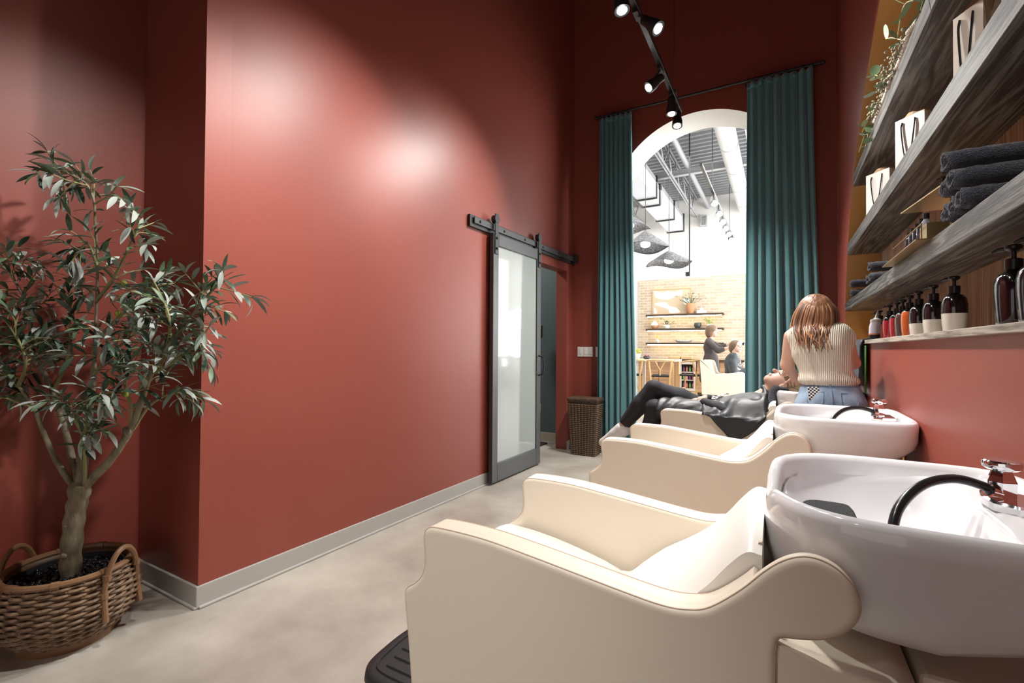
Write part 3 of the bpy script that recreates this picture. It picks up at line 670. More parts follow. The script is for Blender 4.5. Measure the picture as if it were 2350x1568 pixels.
for p in ((-2.185, .835, .985), (-2.02, .975, 1.20), (-2.30, .85, 1.30), (-2.28, .86, 1.42)):
    G().ball(p, (.011, .011, .013), 10, 8).obj('olive', OLV, tree)
# ================================================================ niche shelves
SHW = wood_mat('dark_oak', (.036, .030, .027), (.17, .158, .15), 'y', 15, .40, (.40, .80))
LEDW = wood_mat('pale_grey_oak', (.16, .14, .12), (.42, .37, .31), 'y', 18, .5, (.25, .6))
def shelf(z0, z1, y0, y1, label):
    return tag(G().box(WX-.004, NX, y0, y1, z0, z1).obj('floating_shelf', SHW, smooth=False, bevel=.002), label, 'shelf')
def ell_y(z): return NC+NA*math.sqrt(max(0, 1-((z-NZ)/NB)**2))
shelf(1.483, 1.553, NC-NA+.06, ell_y(1.553)-.005, 'lowest thick dark oak shelf in the niche, holding rolled towels')
shelf(1.902, 1.984, 2*NC-ell_y(1.984)+.005, ell_y(1.984)-.005, 'middle thick dark oak shelf in the niche, holding paper bags')
shelf(2.330, 2.412, 2*NC-ell_y(2.412)+.005, ell_y(2.412)-.005, 'top thick dark oak shelf in the niche, under the garland')
tag(G().box(WX-.022, NX, NC-NA+.01, 3.95, NZ, 1.232).obj('niche_ledge', LEDW, smooth=False, bevel=.002), 'thin pale oak ledge below the niche, lined with pump bottles', 'shelf')
LZ = 1.232

# ---------------------------------------------------------------- pump bottles
AMB = M('dark_amber_plastic', (.008, .004, .006), .12, spec=.7, coat=.5)
BPUMP = M('black_pump', (.010, .010, .011), .3)
LIQ = {'cream': M('cream_contents', (.60, .55, .48), .15, coat=.5), 'orange': M('orange_contents', (.42, .085, .02), .12, coat=.5),
       'red': M('red_contents', (.30, .012, .018), .12, coat=.5), 'brown': M('brown_contents', (.065, .035, .03), .12, coat=.5),
       'pink': M('pink_contents', (.80, .38, .36), .2, coat=.4), 'salmon': M('salmon_contents', (.70, .16, .11), .2, coat=.4)}
PAPER = M('cream_label', (.36, .30, .22), .6)
def pump_bottle(x, y, z0, kind, label, s=1., fill=.52, group='pump bottles on the ledge', rz=2.2):
    t = thing('pump_bottle', label, 'bottle', (x, y, z0), group)
    rx, ry = .034*s, .041*s; H_ = .142*s; n = 28
    prof = [(.55, 0), (.82, .004), (.88, .012), (.95, .30), (1.0, .55), (.99, .74), (.90, .86), (.70, .935), (.42, .975), (.36, 1.0)]
    zs = [(r, zz*H_ if zz > .02 else zz) for r, zz in prof]
    body = G()
    lv = H_*fill; lo = [p for p in zs if p[1] < lv]; hi = [p for p in zs if p[1] > lv]
    rl_ = float(np.interp(lv, [p[1] for p in zs], [p[0] for p in zs]))
    rg = lambda r, zz: [(x+r*rx*math.copysign(abs(math.cos(2*PI*k/n))**.8, math.cos(2*PI*k/n)), y+r*ry*math.copysign(abs(math.sin(2*PI*k/n))**.8, math.sin(2*PI*k/n)), z0+zz) for k in range(n)]
    if kind in LIQ and fill < 1:
        body.loft([rg(r, zz) for r, zz in lo]+[rg(rl_, lv)], True, True, False, 0); body.loft([rg(rl_, lv)]+[rg(r, zz) for r, zz in hi], True, False, True, 1)
        body.obj('bottle_body', [LIQ[kind], AMB], t, angle=50)
    else:
        body.loft([rg(r, zz) for r, zz in zs]); body.obj('bottle_body', LIQ[kind] if kind in LIQ else AMB, t, angle=50)
    G().lathe([(.0155*s, H_-.001), (.0165*s, H_), (.0165*s, H_+.024*s), (.013*s, H_+.026*s)], 18, (x, y, z0)).obj('collar', BPUMP, t, angle=35)
    zt = z0+H_+.026*s; g = G(); g.cyl((x, y, zt-.002), (x, y, zt+.022*s), .0055*s, n=10)
    g.lathe([(.008*s, .018*s), (.0155*s, .024*s), (.0165*s, .030*s), (.0135*s, .033*s), (.0, .033*s)], 16, (x, y, zt))
    dx, dy = math.cos(rz), math.sin(rz)
    g.tube([(x, y, zt+.027*s), (x+dx*.030*s, y+dy*.030*s, zt+.0275*s), (x+dx*.044*s, y+dy*.044*s, zt+.023*s)], [.0065*s, .0055*s, .0038*s], 8)
    g.obj('pump', BPUMP, t, angle=40)
    return t
bl = [(1.625, None, 'tall dark amber pump bottle nearest the right edge of the picture', 1.12, 1), (1.768, None, 'tall dark amber pump bottle second from the right edge, standing alone', 1.12, 1),
      (2.270, 'cream', 'largest dark pump bottle with cream contents, nearest of the three', 1.04, .50), (2.535, 'cream', 'middle of the three dark pump bottles with cream contents', 1.04, .45),
      (2.775, 'cream', 'dark pump bottle with cream contents beside the orange one', 1.04, .42), (2.945, 'orange', 'orange pump bottle on the ledge', 1.03, .88),
      (3.095, 'brown', 'brown pump bottle between the orange and red ones', 1.0, .9), (3.235, 'red', 'bright red pump bottle beside the brown one', 1.0, .8), (3.43, 'red', 'deep red pump bottle next to the squeeze bottle', 1.0, .78),
      (3.74, 'salmon', 'salmon pink pump bottle half hidden behind the squeeze bottle', .96, .78), (3.88, 'pink', 'pale pink pump bottle at the far end of the ledge', .94, .72)]
for y, k, lab, s_, fl_ in bl: pump_bottle(.545, y, LZ, k, lab, s_, fl_)
# squeeze applicator bottle
t = thing('squeeze_bottle', 'translucent squeeze bottle with pointed nozzle and dark dye at the bottom', 'bottle', (.50, 3.62, LZ))
SQ = M('milky_plastic', (.62, .60, .68), .35, sss=.0); DYE = M('dark_dye', (.03, .028, .035), .3); ORG = M('orange_dye', (.62, .22, .06), .3)
sx_, sy_ = .50, 3.62
rg = lambda r, zz, d=0: [(sx_+r*math.cos(2*PI*k/20)+d*.4, sy_+r*math.sin(2*PI*k/20)-d, LZ+zz) for k in range(20)]
g = G(); g.loft([rg(.026, 0), rg(.029, .004), rg(.029, .036)], True, True, False, 1); g.loft([rg(.029, .036), rg(.029, .044)], True, False, False, 2)
g.loft([rg(.029, .044), rg(.029, .085, .004), rg(.027, .112, .012)], True, False, True, 0); g.obj('squeeze_body', [SQ, DYE, ORG], t, angle=50)
g = G(); g.loft([rg(.029, .112, .012), rg(.029, .128, .015), rg(.015, .134, .017), rg(.009, .140, .018), rg(.0025, .187, .034)]); g.obj('nozzle_cap', M('grey_cap', (.42, .41, .37), .4), t, angle=40)
# dark towel hung over the far end of the ledge
TOW = M('navy_towel', (.022, .026, .042), .95, sheen=.25, n=(120, (.055, .062, .085), (1, 1, 1), .35, .75), bump=(240, 1.0))
rows = []
for zz, xx in ((1.243, .55), (1.243, .47), (1.240, .428), (1.20, .411), (1.05, .407), (.93, .404)):
    rows.append([(xx+.008*math.sin(i*1.3+zz*4), 3.44+i*.05 + (.02*math.sin(zz*9) if zz < 1.1 else 0), zz) for i in range(9)])
o = G().loft(rows, False, False, False).obj('hanging_towel', TOW, None, angle=180); o.modifiers.new('thickness', 'SOLIDIFY').thickness = .008
tag(o, 'dark towel hanging over the far end of the ledge behind the stylist', 'towel')
GRN = M('green_fabric', (.05, .16, .03), .8)
rows = [[(.425+.004*math.sin(i), 3.40+i*.02, zz) for i in range(4)] for zz in (1.20, 1.05, .92)]
o = G().loft(rows, False, False, False).obj('green_cloth', GRN, None); o.modifiers.new('thickness', 'SOLIDIFY').thickness = .006
tag(o, 'strip of green cloth hanging beside the dark towel', 'cloth')

# ---------------------------------------------------------------- rolled towels
def roll(x0, x1, y, z, r, label, group, tilt=0., seed=0):
    rr = random.Random(seed); n = 46; turns = 2.3; prof = []
    for i in range(n+1):
        u = i/n; a = -PI/2+turns*2*PI*(1-u); q = r*(.2+.8*min(1, u/.565)); prof.append((q*math.cos(a), q*math.sin(a)*.9))
    rows = []
    for k in range(9):
        u = k/8; x = x0+(x1-x0)*u; f_ = 1-.10*(abs(2*u-1))**6
        rows.append([(x+.004*math.sin(i*.5+seed), y+tilt*u+p*f_+.0016*math.sin(i*2.1+k*1.7+seed), z+q*f_+.0016*math.sin(i*1.3+k*2.9)) for i, (p, q) in enumerate(prof)])
    o = G().loft(rows, False, False, False).obj('rolled_towel', TOW, None, angle=180)
    s = o.modifiers.new('thickness', 'SOLIDIFY'); s.thickness = r*.27; s.offset = 1
    return tag(o, label, 'towel', group)
SZ = 1.553
for k, (y, z, r, lab) in enumerate(((1.905, .040, .033, 'navy rolled towel at the left bottom of the near pile'), (1.822, .040, .033, 'navy rolled towel in the middle bottom of the near pile'),
        (1.740, .040, .033, 'navy rolled towel at the right bottom of the near pile'), (1.865, .106, .033, 'navy rolled towel on the left of the second row of the near pile'),
        (1.782, .106, .033, 'navy rolled towel on the right of the second row of the near pile'), (1.824, .172, .033, 'topmost navy rolled towel of the near pile'))):
    roll(.437-.004*k, .62, y, SZ+z, r, lab, 'rolled towels on the lowest shelf', .01*(k % 3-1), k)
for k, (y, z, r, lab) in enumerate(((3.36, .038, .031, 'navy rolled towel at the right bottom of the middle pile'), (3.47, .038, .031, 'navy rolled towel at the left bottom of the middle pile'),
        (3.41, .106, .031, 'navy rolled towel on top of the middle pile'), (4.22, .038, .031, 'navy rolled towel at the bottom of the far pair'), (4.23, .108, .031, 'navy rolled towel on top of the far pair'))):
    roll(.445, .63, y, SZ+z, r, lab, 'rolled towels on the lowest shelf', .01, k+10)

# ---------------------------------------------------------------- brass product display
dp = thing('brass_display', 'two-tier brass product display standing on the lowest shelf', 'display rack', (.52, 2.3, SZ))
G().box(.405, .60, 2.10, 2.72, SZ, SZ+.004).obj('base_plate', BRASS, dp, smooth=False)
G().box(.505, .615, 1.985, 2.30, 1.622, 1.626).obj('lower_tier', BRASS, dp, smooth=False)
G().add([(.420, 2.42, 1.722), (.478, 1.965, 1.722), (.512, 1.965, 1.722), (.512, 2.42, 1.722), (.420, 2.42, 1.726), (.478, 1.965, 1.726), (.512, 1.965, 1.726), (.512, 2.42, 1.726)], [(0,3,2,1),(4,5,6,7),(0,1,5,4),(1,2,6,5),(2,3,7,6),(3,0,4,7)]).obj('upper_tier_front', BRASS, dp, smooth=False)
G().box(.512, .604, 2.24, 2.42, 1.722, 1.726).obj('upper_tier_deck', BRASS, dp, smooth=False)
G().box(.604, .612, 1.985, 2.42, SZ+.004, 1.726).obj('back_panel', BRASS, dp, smooth=False)
for y in (2.12, 2.60): G().tube([(.425, y, SZ+.004), (.425, y, SZ+.06)], .002, 6).obj('post', BRASS, dp)
G().tube([(.425, 2.12, SZ+.06), (.425, 2.60, SZ+.06)], .002, 6).obj('front_bar', BRASS, dp)
bxh = thing('brass_box', 'small open-topped brass box at the near end of the display', 'box', (.46, 2.17, SZ+.004))
G().box(.44, .50, 2.125, 2.130, SZ+.005, SZ+.062).obj('front_face', BRASS, bxh, smooth=False); G().box(.44, .50, 2.215, 2.220, SZ+.005, SZ+.062).obj('rear_face', BRASS, bxh, smooth=False)
G().box(.44, .444, 2.130, 2.215, SZ+.005, SZ+.062).obj('side_face', BRASS, bxh, smooth=False); G().box(.496, .50, 2.130, 2.215, SZ+.005, SZ+.062).obj('side_face', BRASS, bxh, smooth=False)
VIAL = M('smoked_glass', (.03, .03, .035), .08, spec=.7, coat=.6); VIALC = M('clear_vial', (.26, .26, .30), .1, spec=.7)
def vial(x, y, z0, r, h, mat_, name, label, group, cap=True):
    t = thing(name, label, 'bottle', (x, y, z0), group)
    G().lathe([(r*.9, 0), (r, .004), (r, h*.72), (r*.55, h*.80), (r*.5, h*.84)], 18, (x, y, z0)).obj('glass_body', mat_, t, angle=40)
    G().lathe([(r*.6, h*.83), (r*.6, h), (0, h)], 14, (x, y, z0)).obj('cap', BPUMP, t, angle=35)
for k, y in enumerate((2.25, 2.315, 2.38, 2.445, 2.51)):
    vial(.465, y, SZ+.0045, .0155, .118-.004*k, VIALC if k == 0 else VIAL, 'serum_vial', 'slim smoked vial in the brass display, number %s from the brass box' % ('one', 'two', 'three', 'four', 'five')[k], 'serum vials in the display')
for k, y in enumerate((2.03, 2.11, 2.19)):
    pump_bottle(.545, y, 1.6265, None, ('dark glass pump bottle on the brass tier beside the towels', 'dark glass pump bottle in the middle of the brass tier', 'dark glass pump bottle at the far end of the brass tier')[k], .80, 1, 'pump bottles on the brass display', 2.3)
for k, y in enumerate((2.29, 2.37)):
    pump_bottle(.54, y, 1.7265, None, ('small dark pump bottle on the upper brass tier, nearer', 'small dark pump bottle on the upper brass tier, farther')[k], .55, 1, 'pump bottles on the brass display', 2.3)
vial(.60, 3.05, SZ, .02, .16, VIAL, 'dark_jar', 'dark capped bottle behind the middle towel pile', None)

# ---------------------------------------------------------------- paper carrier bags on the middle shelf
KRAFT = M('cream_paper', (.66, .60, .52), .75, bump=(30, .12)); KRAFTW = M('white_paper', (.80, .78, .74), .7, bump=(30, .12)); RIB = M('black_ribbon', (.012, .013, .02), .4); KIN = M('brown_paper', (.42, .28, .16), .8)
def bag(x, y, w_, d_, h_, rot, label, mat_=KRAFTW, tissue=False):
    z0 = 1.984; t = thing('paper_bag', label, 'paper bag', (x, y, z0), 'paper carrier bags on the middle shelf'); t.rotation_euler = (0, 0, rot)
    a, b = w_/2, d_/2
    # local: front face towards -y, gusset crease on both sides
    def ring(z, k): return [(-a, -b, z), (a, -b, z), (a-k, 0, z), (a, b, z), (-a, b, z), (-a+k, 0, z)]
    G().loft([ring(0, 0), ring(h_*.3, .004), ring(h_, .014), [(p[0]*.985, p[1]*.95, p[2]) for p in ring(h_, .014)], [(p[0]*.97, p[1]*.9, h_*.1) for p in ring(0, .004)]], True, True, True).obj('bag_body', mat_, t, smooth=False, world=False)
    for s_ in (-1, 1):
        pts = crom([(-a*.45, s_*(b+.003), h_-.02), (-a*.5, s_*(b+.006), h_*.80), (-a*.30, s_*(b+.008), h_*.38), (-a*.05, s_*(b+.008), h_*.18), (a*.2, s_*(b+.008), h_*.4), (a*.4, s_*(b+.006), h_*.8), (a*.42, s_*(b+.003), h_-.02)], 6)
        G().tube(pts, .0045, 6, flat=.3).obj('ribbon_handle', RIB, t, world=False)
    if tissue:
        G().lathe([(.0, 0), (a*.8, 0), (a*.9, .035), (a*.6, .055), (a*.2, .065), (0, .06)], 9, (0, 0, h_-.03), sy=b/a).obj('tissue', KIN, t, smooth=False, world=False)
bag(.555, 2.04, .10, .075, .285, math.radians(-60), 'largest cream paper bag with kraft tissue, nearest the camera', KRAFT, True)
bag(.545, 2.79, .13, .085, .265, math.radians(-48), 'white paper bag with black ribbon handles in the middle of the shelf', KRAFTW, True)
bag(.54, 3.57, .15, .085, .265, math.radians(-50), 'white paper bag with black ribbon handles at the far end of the shelf', KRAFTW, True)
bag(.585, 1.74, .11, .08, .24, math.radians(-70), 'dark kraft paper bag behind the largest cream bag', KIN)

# ---------------------------------------------------------------- eucalyptus garland on the top shelf
gl = thing('eucalyptus_garland', 'eucalyptus and herb garland spilling over the top shelf', 'garland', (.45, 2.9, 2.412))
EUC = [M('eucalyptus_grey', (.30, .39, .36), .5), M('eucalyptus_green', (.17, .27, .15), .5), M('eucalyptus_pale', (.38, .43, .28), .5)]
STEM = M('garland_stem', (.36, .34, .14), .6)
er = random.Random(21)
def disc_leaf(p, r, d, el, m):
    d = d.normalized(); y = Vector((0, 0, 1)).cross(d); y = y.normalized() if y.length > .1 else Vector((1, 0, 0)); z = d.cross(y)
    n = 12; c = p+d*r*el; vs = [c-z*.002*0+z*r*.12]+[c+d*(r*el*math.cos(2*PI*k/n))+y*(r*math.sin(2*PI*k/n)) for k in range(n)]
    G().add(vs, [(0, k+1, (k+1) % n+1) for k in range(n)]).obj('leaf', m, gl, angle=180)
stems = [[(.50,2.20,2.43),(.45,2.32,2.52),(.43,2.40,2.55),(.42,2.46,2.46)], [(.50,2.15,2.44),(.44,2.12,2.40),(.42,2.10,2.34)], [(.50,2.5,2.43),(.44,2.62,2.55),(.42,2.70,2.60)],
         [(.50,2.9,2.43),(.44,3.0,2.57),(.42,3.06,2.62)], [(.50,2.95,2.43),(.44,3.08,2.53),(.42,3.16,2.56)], [(.5,2.75,2.43),(.44,2.80,2.47),(.42,2.82,2.43)], [(.5,3.05,2.43),(.44,3.2,2.48),(.42,3.42,2.46)], [(.5,3.1,2.43),(.44,3.3,2.45),(.415,3.52,2.38)], [(.5,3.2,2.43),(.44,3.3,2.41),(.42,3.30,2.33)]]
for i, P in enumerate(stems):
    S = crom(P, 5); G().tube(S, .0025, 5).obj('stem', STEM, gl)
    for j in range(3, len(S), 2 if i > 2 else 3):
        d = (Vector(S[j])-Vector(S[j-1])).normalized()*.4+Vector((er.gauss(-.25, .4), er.gauss(0, .7), er.gauss(.1, .7)))
        if i < 3: disc_leaf(Vector(S[j]), er.uniform(.012, .016), d, 2.2, EUC[1])
        else: disc_leaf(Vector(S[j]), er.uniform(.020, .030), d, 1.0, EUC[er.randrange(3)])
g = G()
for k in range(520):    # fluffy seed heads
    y = er.uniform(2.45, 3.15); d = 1-abs(y-2.7)/.5; g.ball((.455+er.gauss(0, .022), y, 2.425+abs(er.gauss(0, .045))*max(.25, d)), er.uniform(.004, .009), 6, 4)
o = g.obj('seed_heads', M('seed_heads', (.28, .26, .18), .8), gl, angle=180); o['kind'] = 'stuff'
bd = thing('bead_strand', 'strand of pale wooden beads along the top shelf edge', 'bead strand', (.44, 2.6, 2.412))
BEAD = M('whitewashed_bead', (.66, .60, .52), .6)
P = crom([(.452,2.30,2.424),(.448,2.40,2.45),(.446,2.46,2.424),(.45,2.62,2.424),(.446,2.74,2.47),(.446,2.80,2.424),(.45,3.0,2.424),(.448,3.2,2.424)], 14)
acc = 0; last = Vector(P[0]); beadme = None
for p in P:
    p = Vector(p)
    if (p-last).length > .021 or beadme is None:
        last = p
        if beadme is None: o = G().ball((0, 0, 0), .011, 10, 7).obj('bead', BEAD, bd, world=False); beadme = o
        else: o = beadme.copy(); C.objects.link(o)
        o.location = p-Vector((.44, 2.6, 2.412))
cn = thing('candle', 'pale pillar candle standing among the garland on the top shelf', 'candle', (.52, 2.34, 2.412))
G().lathe([(.022, 0), (.024, .003), (.024, .10), (.020, .104), (0, .100)], 20, (.52, 2.34, 2.412)).obj('wax', M('wax', (.78, .62, .48), .5), cn, angle=40)
G().cyl((.52, 2.34, 2.512), (.52, 2.34, 2.524), .0015, n=6).obj('wick', BPUMP, cn)
# ================================================================ far salon room seen through the arch
FWHITE = M('salon_white', (.82, .81, .79), .6)
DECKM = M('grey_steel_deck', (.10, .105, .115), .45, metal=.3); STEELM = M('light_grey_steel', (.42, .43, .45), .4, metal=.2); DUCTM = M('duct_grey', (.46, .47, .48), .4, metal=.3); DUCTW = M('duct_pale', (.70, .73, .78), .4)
FY = 13.0
DAY = M('daylight_pane', (1, 1, 1), .5, emit=((.97, .985, 1.0), 4.))
g = G().box(-6.5, -.62, FY, FY+.15, 0, 5.15).box(1.5, 5, FY, FY+.15, 0, 5.15).box(-.62, 1.5, FY, FY+.15, 0, .15).box(-.62, 1.5, FY, FY+.15, 3.3, 5.15)
struct(g.obj('wall_far', FWHITE, smooth=False), 'bright white far wall of the salon')
struct(G().box(-6.6, -6.5, 5.7, FY+.15, 0, 5.15).obj('wall_far_left', FWHITE, smooth=False)); 
g = G().box(4.6, 4.7, 5.7, 6.2, 0, 5.15).box(4.6, 4.7, 12.9, FY+.15, 0, 5.15).box(4.6, 4.7, 6.2, 12.9, 0, .5).box(4.6, 4.7, 6.2, 12.9, 4.1, 5.15)
struct(g.obj('wall_far_right', FWHITE, smooth=False))
struct(G().box(-6.5, -2.285, 5.6, 5.7, 0, 5.15).box(.75, 5, 5.6, 5.7, 0, 5.15).obj('wall_far_near', FWHITE, smooth=False))
def window(name, n, bx, pane, label):
    t = thing(name, label, 'window', (pane[0], pane[2], pane[4])); del t['category']; struct(t)
    for b in bx: G().box(*b).obj('frame', M('window_frame_grey', (.5, .5, .5), .5) if False else FWHITE, t, smooth=False)
    G().box(*pane).obj('pane', DAY, t, smooth=False)
window('window_1', 1, [(-.62, -.56, FY+.01, FY+.1, .15, 3.3), (1.44, 1.5, FY+.01, FY+.1, .15, 3.3), (.42, .46, FY+.01, FY+.1, .15, 3.3)], (-.56, 1.44, FY+.09, FY+.12, .15, 3.3), 'bright shop window in the far wall beside the brick')
window('window_2', 2, [(4.6, 4.68, 6.2, 6.28, .5, 4.1), (4.6, 4.68, 9.5, 9.58, .5, 4.1), (4.6, 4.68, 12.82, 12.9, .5, 4.1)], (4.66, 4.69, 6.28, 12.82, .5, 4.1), 'row of bright shop windows on the right of the far room')
# steel deck ceiling: ribs across
g = G(); y = 5.72
g.box(-6.5, 4.7, 5.6, FY+.15, 5.15, 5.2)
dk = struct(g.obj('ceiling_far', DECKM, smooth=False), 'exposed grey steel deck ceiling of the far room')
rib = None
while y < FY-.05:
    if rib is None: o = rib = G().add([(-4.5, -.045, 5.15), (-4.5, -.03, 5.10), (-4.5, .03, 5.10), (-4.5, .045, 5.15), (3., -.045, 5.15), (3., -.03, 5.10), (3., .03, 5.10), (3., .045, 5.15)], [(0,4,5,1), (1,5,6,2), (2,6,7,3), (0,1,2,3), (4,7,6,5)]).obj('deck_rib', M('pale_deck_rib', (.33, .34, .36), .4, metal=.3), dk, smooth=False)
    else: o = rib.copy(); C.objects.link(o)
    o.location = (0, y, 0); y += .18
def joist(x, label):
    t = thing('bar_joist', label, 'joist', (x, 9.4, 4.62))
    for z in (4.62, 5.06):
        for dx in (-.035, .012): G().box(x+dx, x+dx+.022, 5.75, FY, z, z+.03).obj('chord', STEELM, t, smooth=False)
    yy = 5.8; k = 0
    while yy < FY-.4:
        G().tube([(x, yy, 4.64 if k % 2 == 0 else 5.07), (x, yy+.4, 5.07 if k % 2 == 0 else 4.64)], .012, 6).obj('web', STEELM, t); yy += .4; k += 1
joist(-1.90, 'open-web steel joist left of the track in the far ceiling'); joist(-.45, 'open-web steel joist behind the round duct'); joist(-3.3, 'open-web steel joist above the rectangular duct')
tag(G().tube([(-1.62, 5.75, 4.85), (-1.62, FY, 4.85)], .05, 12).obj('steel_pipe', STEELM), 'grey steel pipe running under the far deck', 'pipe')
bm = thing('cross_beam', 'white steel cross beam under the far deck', 'beam', (-1.0, 9.95, 4.70))
G().box(-4.5, 3, 9.90, 10.0, 4.70, 4.715).obj('lower_flange', STEELM, bm, smooth=False); G().box(-4.5, 3, 9.945, 9.955, 4.715, 4.80).obj('web', DUCTM, bm, smooth=False); G().box(-4.5, 3, 9.90, 10.0, 4.80, 4.815).obj('upper_flange', STEELM, bm, smooth=False)
rd = thing('round_duct', 'large round white ventilation duct under the far ceiling', 'duct', (-.77, 9, 4.55))
G().tube([(-.77, 5.75, 4.72), (-.78, 12.9, 4.72)], .15, 28, cap=True).obj('pipe', M('duct_white', (.74, .74, .74), .35), rd, angle=40)
for y in (6.4, 7.6, 8.8, 10., 11.2, 12.4): G().tube([(-.77, y, 4.72), (-.77, y+.03, 4.72)], .156, 28).obj('seam_band', STEELM, rd, angle=40)
sd = thing('square_duct', 'hanging rectangular grey duct with dark flanges', 'duct', (-2.34, 9, 4.2))
for y0, y1, dx, dz in ((6.9, 9.5, 0, 0), (9.55, 10.0, -.05, .0), (10.05, 11.27, 0, 0), (11.32, 12.5, 0, 0)):
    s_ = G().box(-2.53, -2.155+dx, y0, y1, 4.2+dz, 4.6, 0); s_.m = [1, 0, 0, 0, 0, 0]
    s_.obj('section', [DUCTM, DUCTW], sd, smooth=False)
    G().box(-2.56, -2.125+dx, y1, y1+.035, 4.17+dz, 4.63).obj('flange', BLACKM, sd, smooth=False)
for y in (7.4, 8.8, 10.4, 12.0):
    for x in (-2.51, -2.18): G().tube([(x, y, 4.60), (x, y, 5.13)], .008, 6).obj('hanger_rod', STEELM, sd)
# far track
ft = thing('salon_track', 'black lighting track with small spots in the far room', 'light track', (-1.05, 10, 3.98))
G().box(-1.07, -1.03, 7.6, 12.6, 3.97, 4.01).obj('bar', BLACKM, ft, smooth=False)
for y in (8.95, 12.2): G().tube([(-1.05, y, 4.0), (-1.05, y, 5.13)], .006, 6).obj('hanger_rod', BLACKM, ft)
FGLOW = M('far_lamp_glow', (1, 1, 1), .5, emit=((1, .97, .92), 25))
for k, y in enumerate((9.1, 9.85, 10.5, 11.1, 11.7, 12.3)):
    t = thing('salon_spot', 'small black spotlight in the far room, %s along its track' % ('first', 'second', 'third', 'fourth', 'fifth', 'last')[k], 'spotlight', (-1.05, y, 3.97), 'spotlights in the far room')
    G().tube([(-1.05, y, 3.98), (-1.05, y, 3.90)], .012, 8).obj('stem', BLACKM, t)
    G().tube([(-1.05, y+.05, 3.92), (-1.02, y-.07, 3.78)], [.05, .07], 14).obj('canister', BLACKM, t, angle=40)
    G().tube([(-1.02, y-.071, 3.779), (-1.0198, y-.075, 3.775)], .06, 14).obj('lens', FGLOW, t)
# woven pendants
WOV = M('dark_woven_shade', (.06, .065, .07), .7, n=(30, (.20, .20, .21), (1, 1, 1), .4, .65))
def pendant(x, y, za, zr, r, label):
    t = thing('pendant_lamp', label, 'pendant lamp', (x, y, zr), 'woven pendant lamps'); n = 40; rings = []
    for u in (.04, .25, .5, .75, .93, 1.0):
        rings.append([(x+r*u*math.cos(2*PI*k/n), y+r*u*math.sin(2*PI*k/n), za-(za-zr)*u**1.05+(.035*math.sin(3*2*PI*k/n+x*3)*u**3)) for k in range(n)])
    o = G().loft(rings, True, True, False).obj('shade', WOV, t, angle=180); o.modifiers.new('thickness', 'SOLIDIFY').thickness = .006
    G().tube([(x, y, za), (x, y, 5.13)], .006, 6).obj('cord', BLACKM, t)
    G().ball((x, y, zr+.07), (.085, .085, .06), 16, 10).obj('bulb', FGLOW, t)
pendant(-2.11, 8.5, 3.306, 2.985, .42, 'woven conical pendant cut by the left curtain'); pendant(-1.78, 8.9, 2.987, 2.735, .40, 'lowest woven conical pendant over the salon table'); pendant(-2.62, 9.3, 3.86, 3.57, .40, 'highest woven conical pendant behind the left curtain')
rp = thing('hanging_rod', 'thin black rod with small box hanging over the table', 'rod', (-1.36, 8.5, 2.43))
G().tube([(-1.36, 8.5, 2.46), (-1.36, 8.5, 5.13)], .011, 8).obj('rod', BLACKM, rp); G().box(-1.42, -1.35, 8.47, 8.53, 2.43, 2.50).obj('end_box', BLACKM, rp, smooth=False)
sp_ = thing('wall_sensor', 'small dark rectangular speaker high on the far wall', 'speaker', (-1.93, 12.95, 4.0))
sp_.location = (-1.72, 12.95, 4.35); OFF[sp_.name] = Vector((-1.72, 12.95, 4.35))
g = G()
G().box(-1.80, -1.64, 12.90, 13.0, 4.35, 4.38).obj('frame', DUCTM, sp_, smooth=False); G().box(-1.80, -1.64, 12.90, 13.0, 4.60, 4.63).obj('frame', DUCTM, sp_, smooth=False); G().box(-1.80, -1.77, 12.90, 13.0, 4.38, 4.60).obj('frame', DUCTM, sp_, smooth=False); G().box(-1.67, -1.64, 12.90, 13.0, 4.38, 4.60).obj('frame', DUCTM, sp_, smooth=False)
# brick feature wall
def brick_mat():
    m = M('cream_brick', (.58, .46, .34), .8); nt = m.node_tree; b = nt.nodes['Principled BSDF']
    tc = nt.nodes.new('ShaderNodeTexCoord'); mp = nt.nodes.new('ShaderNodeMapping'); mp.inputs['Rotation'].default_value = (PI/2, 0, 0); nt.links.new(tc.outputs['Object'], mp.inputs[0])
    bt = nt.nodes.new('ShaderNodeTexBrick'); bt.inputs['Scale'].default_value = 1; bt.inputs['Brick Width'].default_value = .21; bt.inputs['Row Height'].default_value = .07; bt.inputs['Mortar Size'].default_value = .008
    bt.inputs['Color1'].default_value = (.62, .50, .38, 1); bt.inputs['Color2'].default_value = (.48, .37, .27, 1); bt.inputs['Mortar'].default_value = (.66, .58, .48, 1)
    nt.links.new(mp.outputs[0], bt.inputs['Vector']); nt.links.new(bt.outputs[0], b.inputs['Base Color'])
    bp = nt.nodes.new('ShaderNodeBump'); bp.inputs['Distance'].default_value = .01; bp.inputs['Strength'].default_value = .5; nt.links.new(bt.outputs[1], bp.inputs['Height']); bp.invert = True; nt.links.new(bp.outputs[0], b.inputs['Normal'])
    return m
struct(G().box(-3.40, -.72, FY-.06, FY, 0, 3.05).obj('wall_brick', brick_mat(), smooth=False), 'cream brick feature wall with lit shelves')
WARM = M('warm_led', (1, .9, .7), .5, emit=((1, .80, .48), 14)); ESP = M('espresso_wood', (.055, .035, .024), .5)
BY0, BY1 = FY-.30, FY-.06
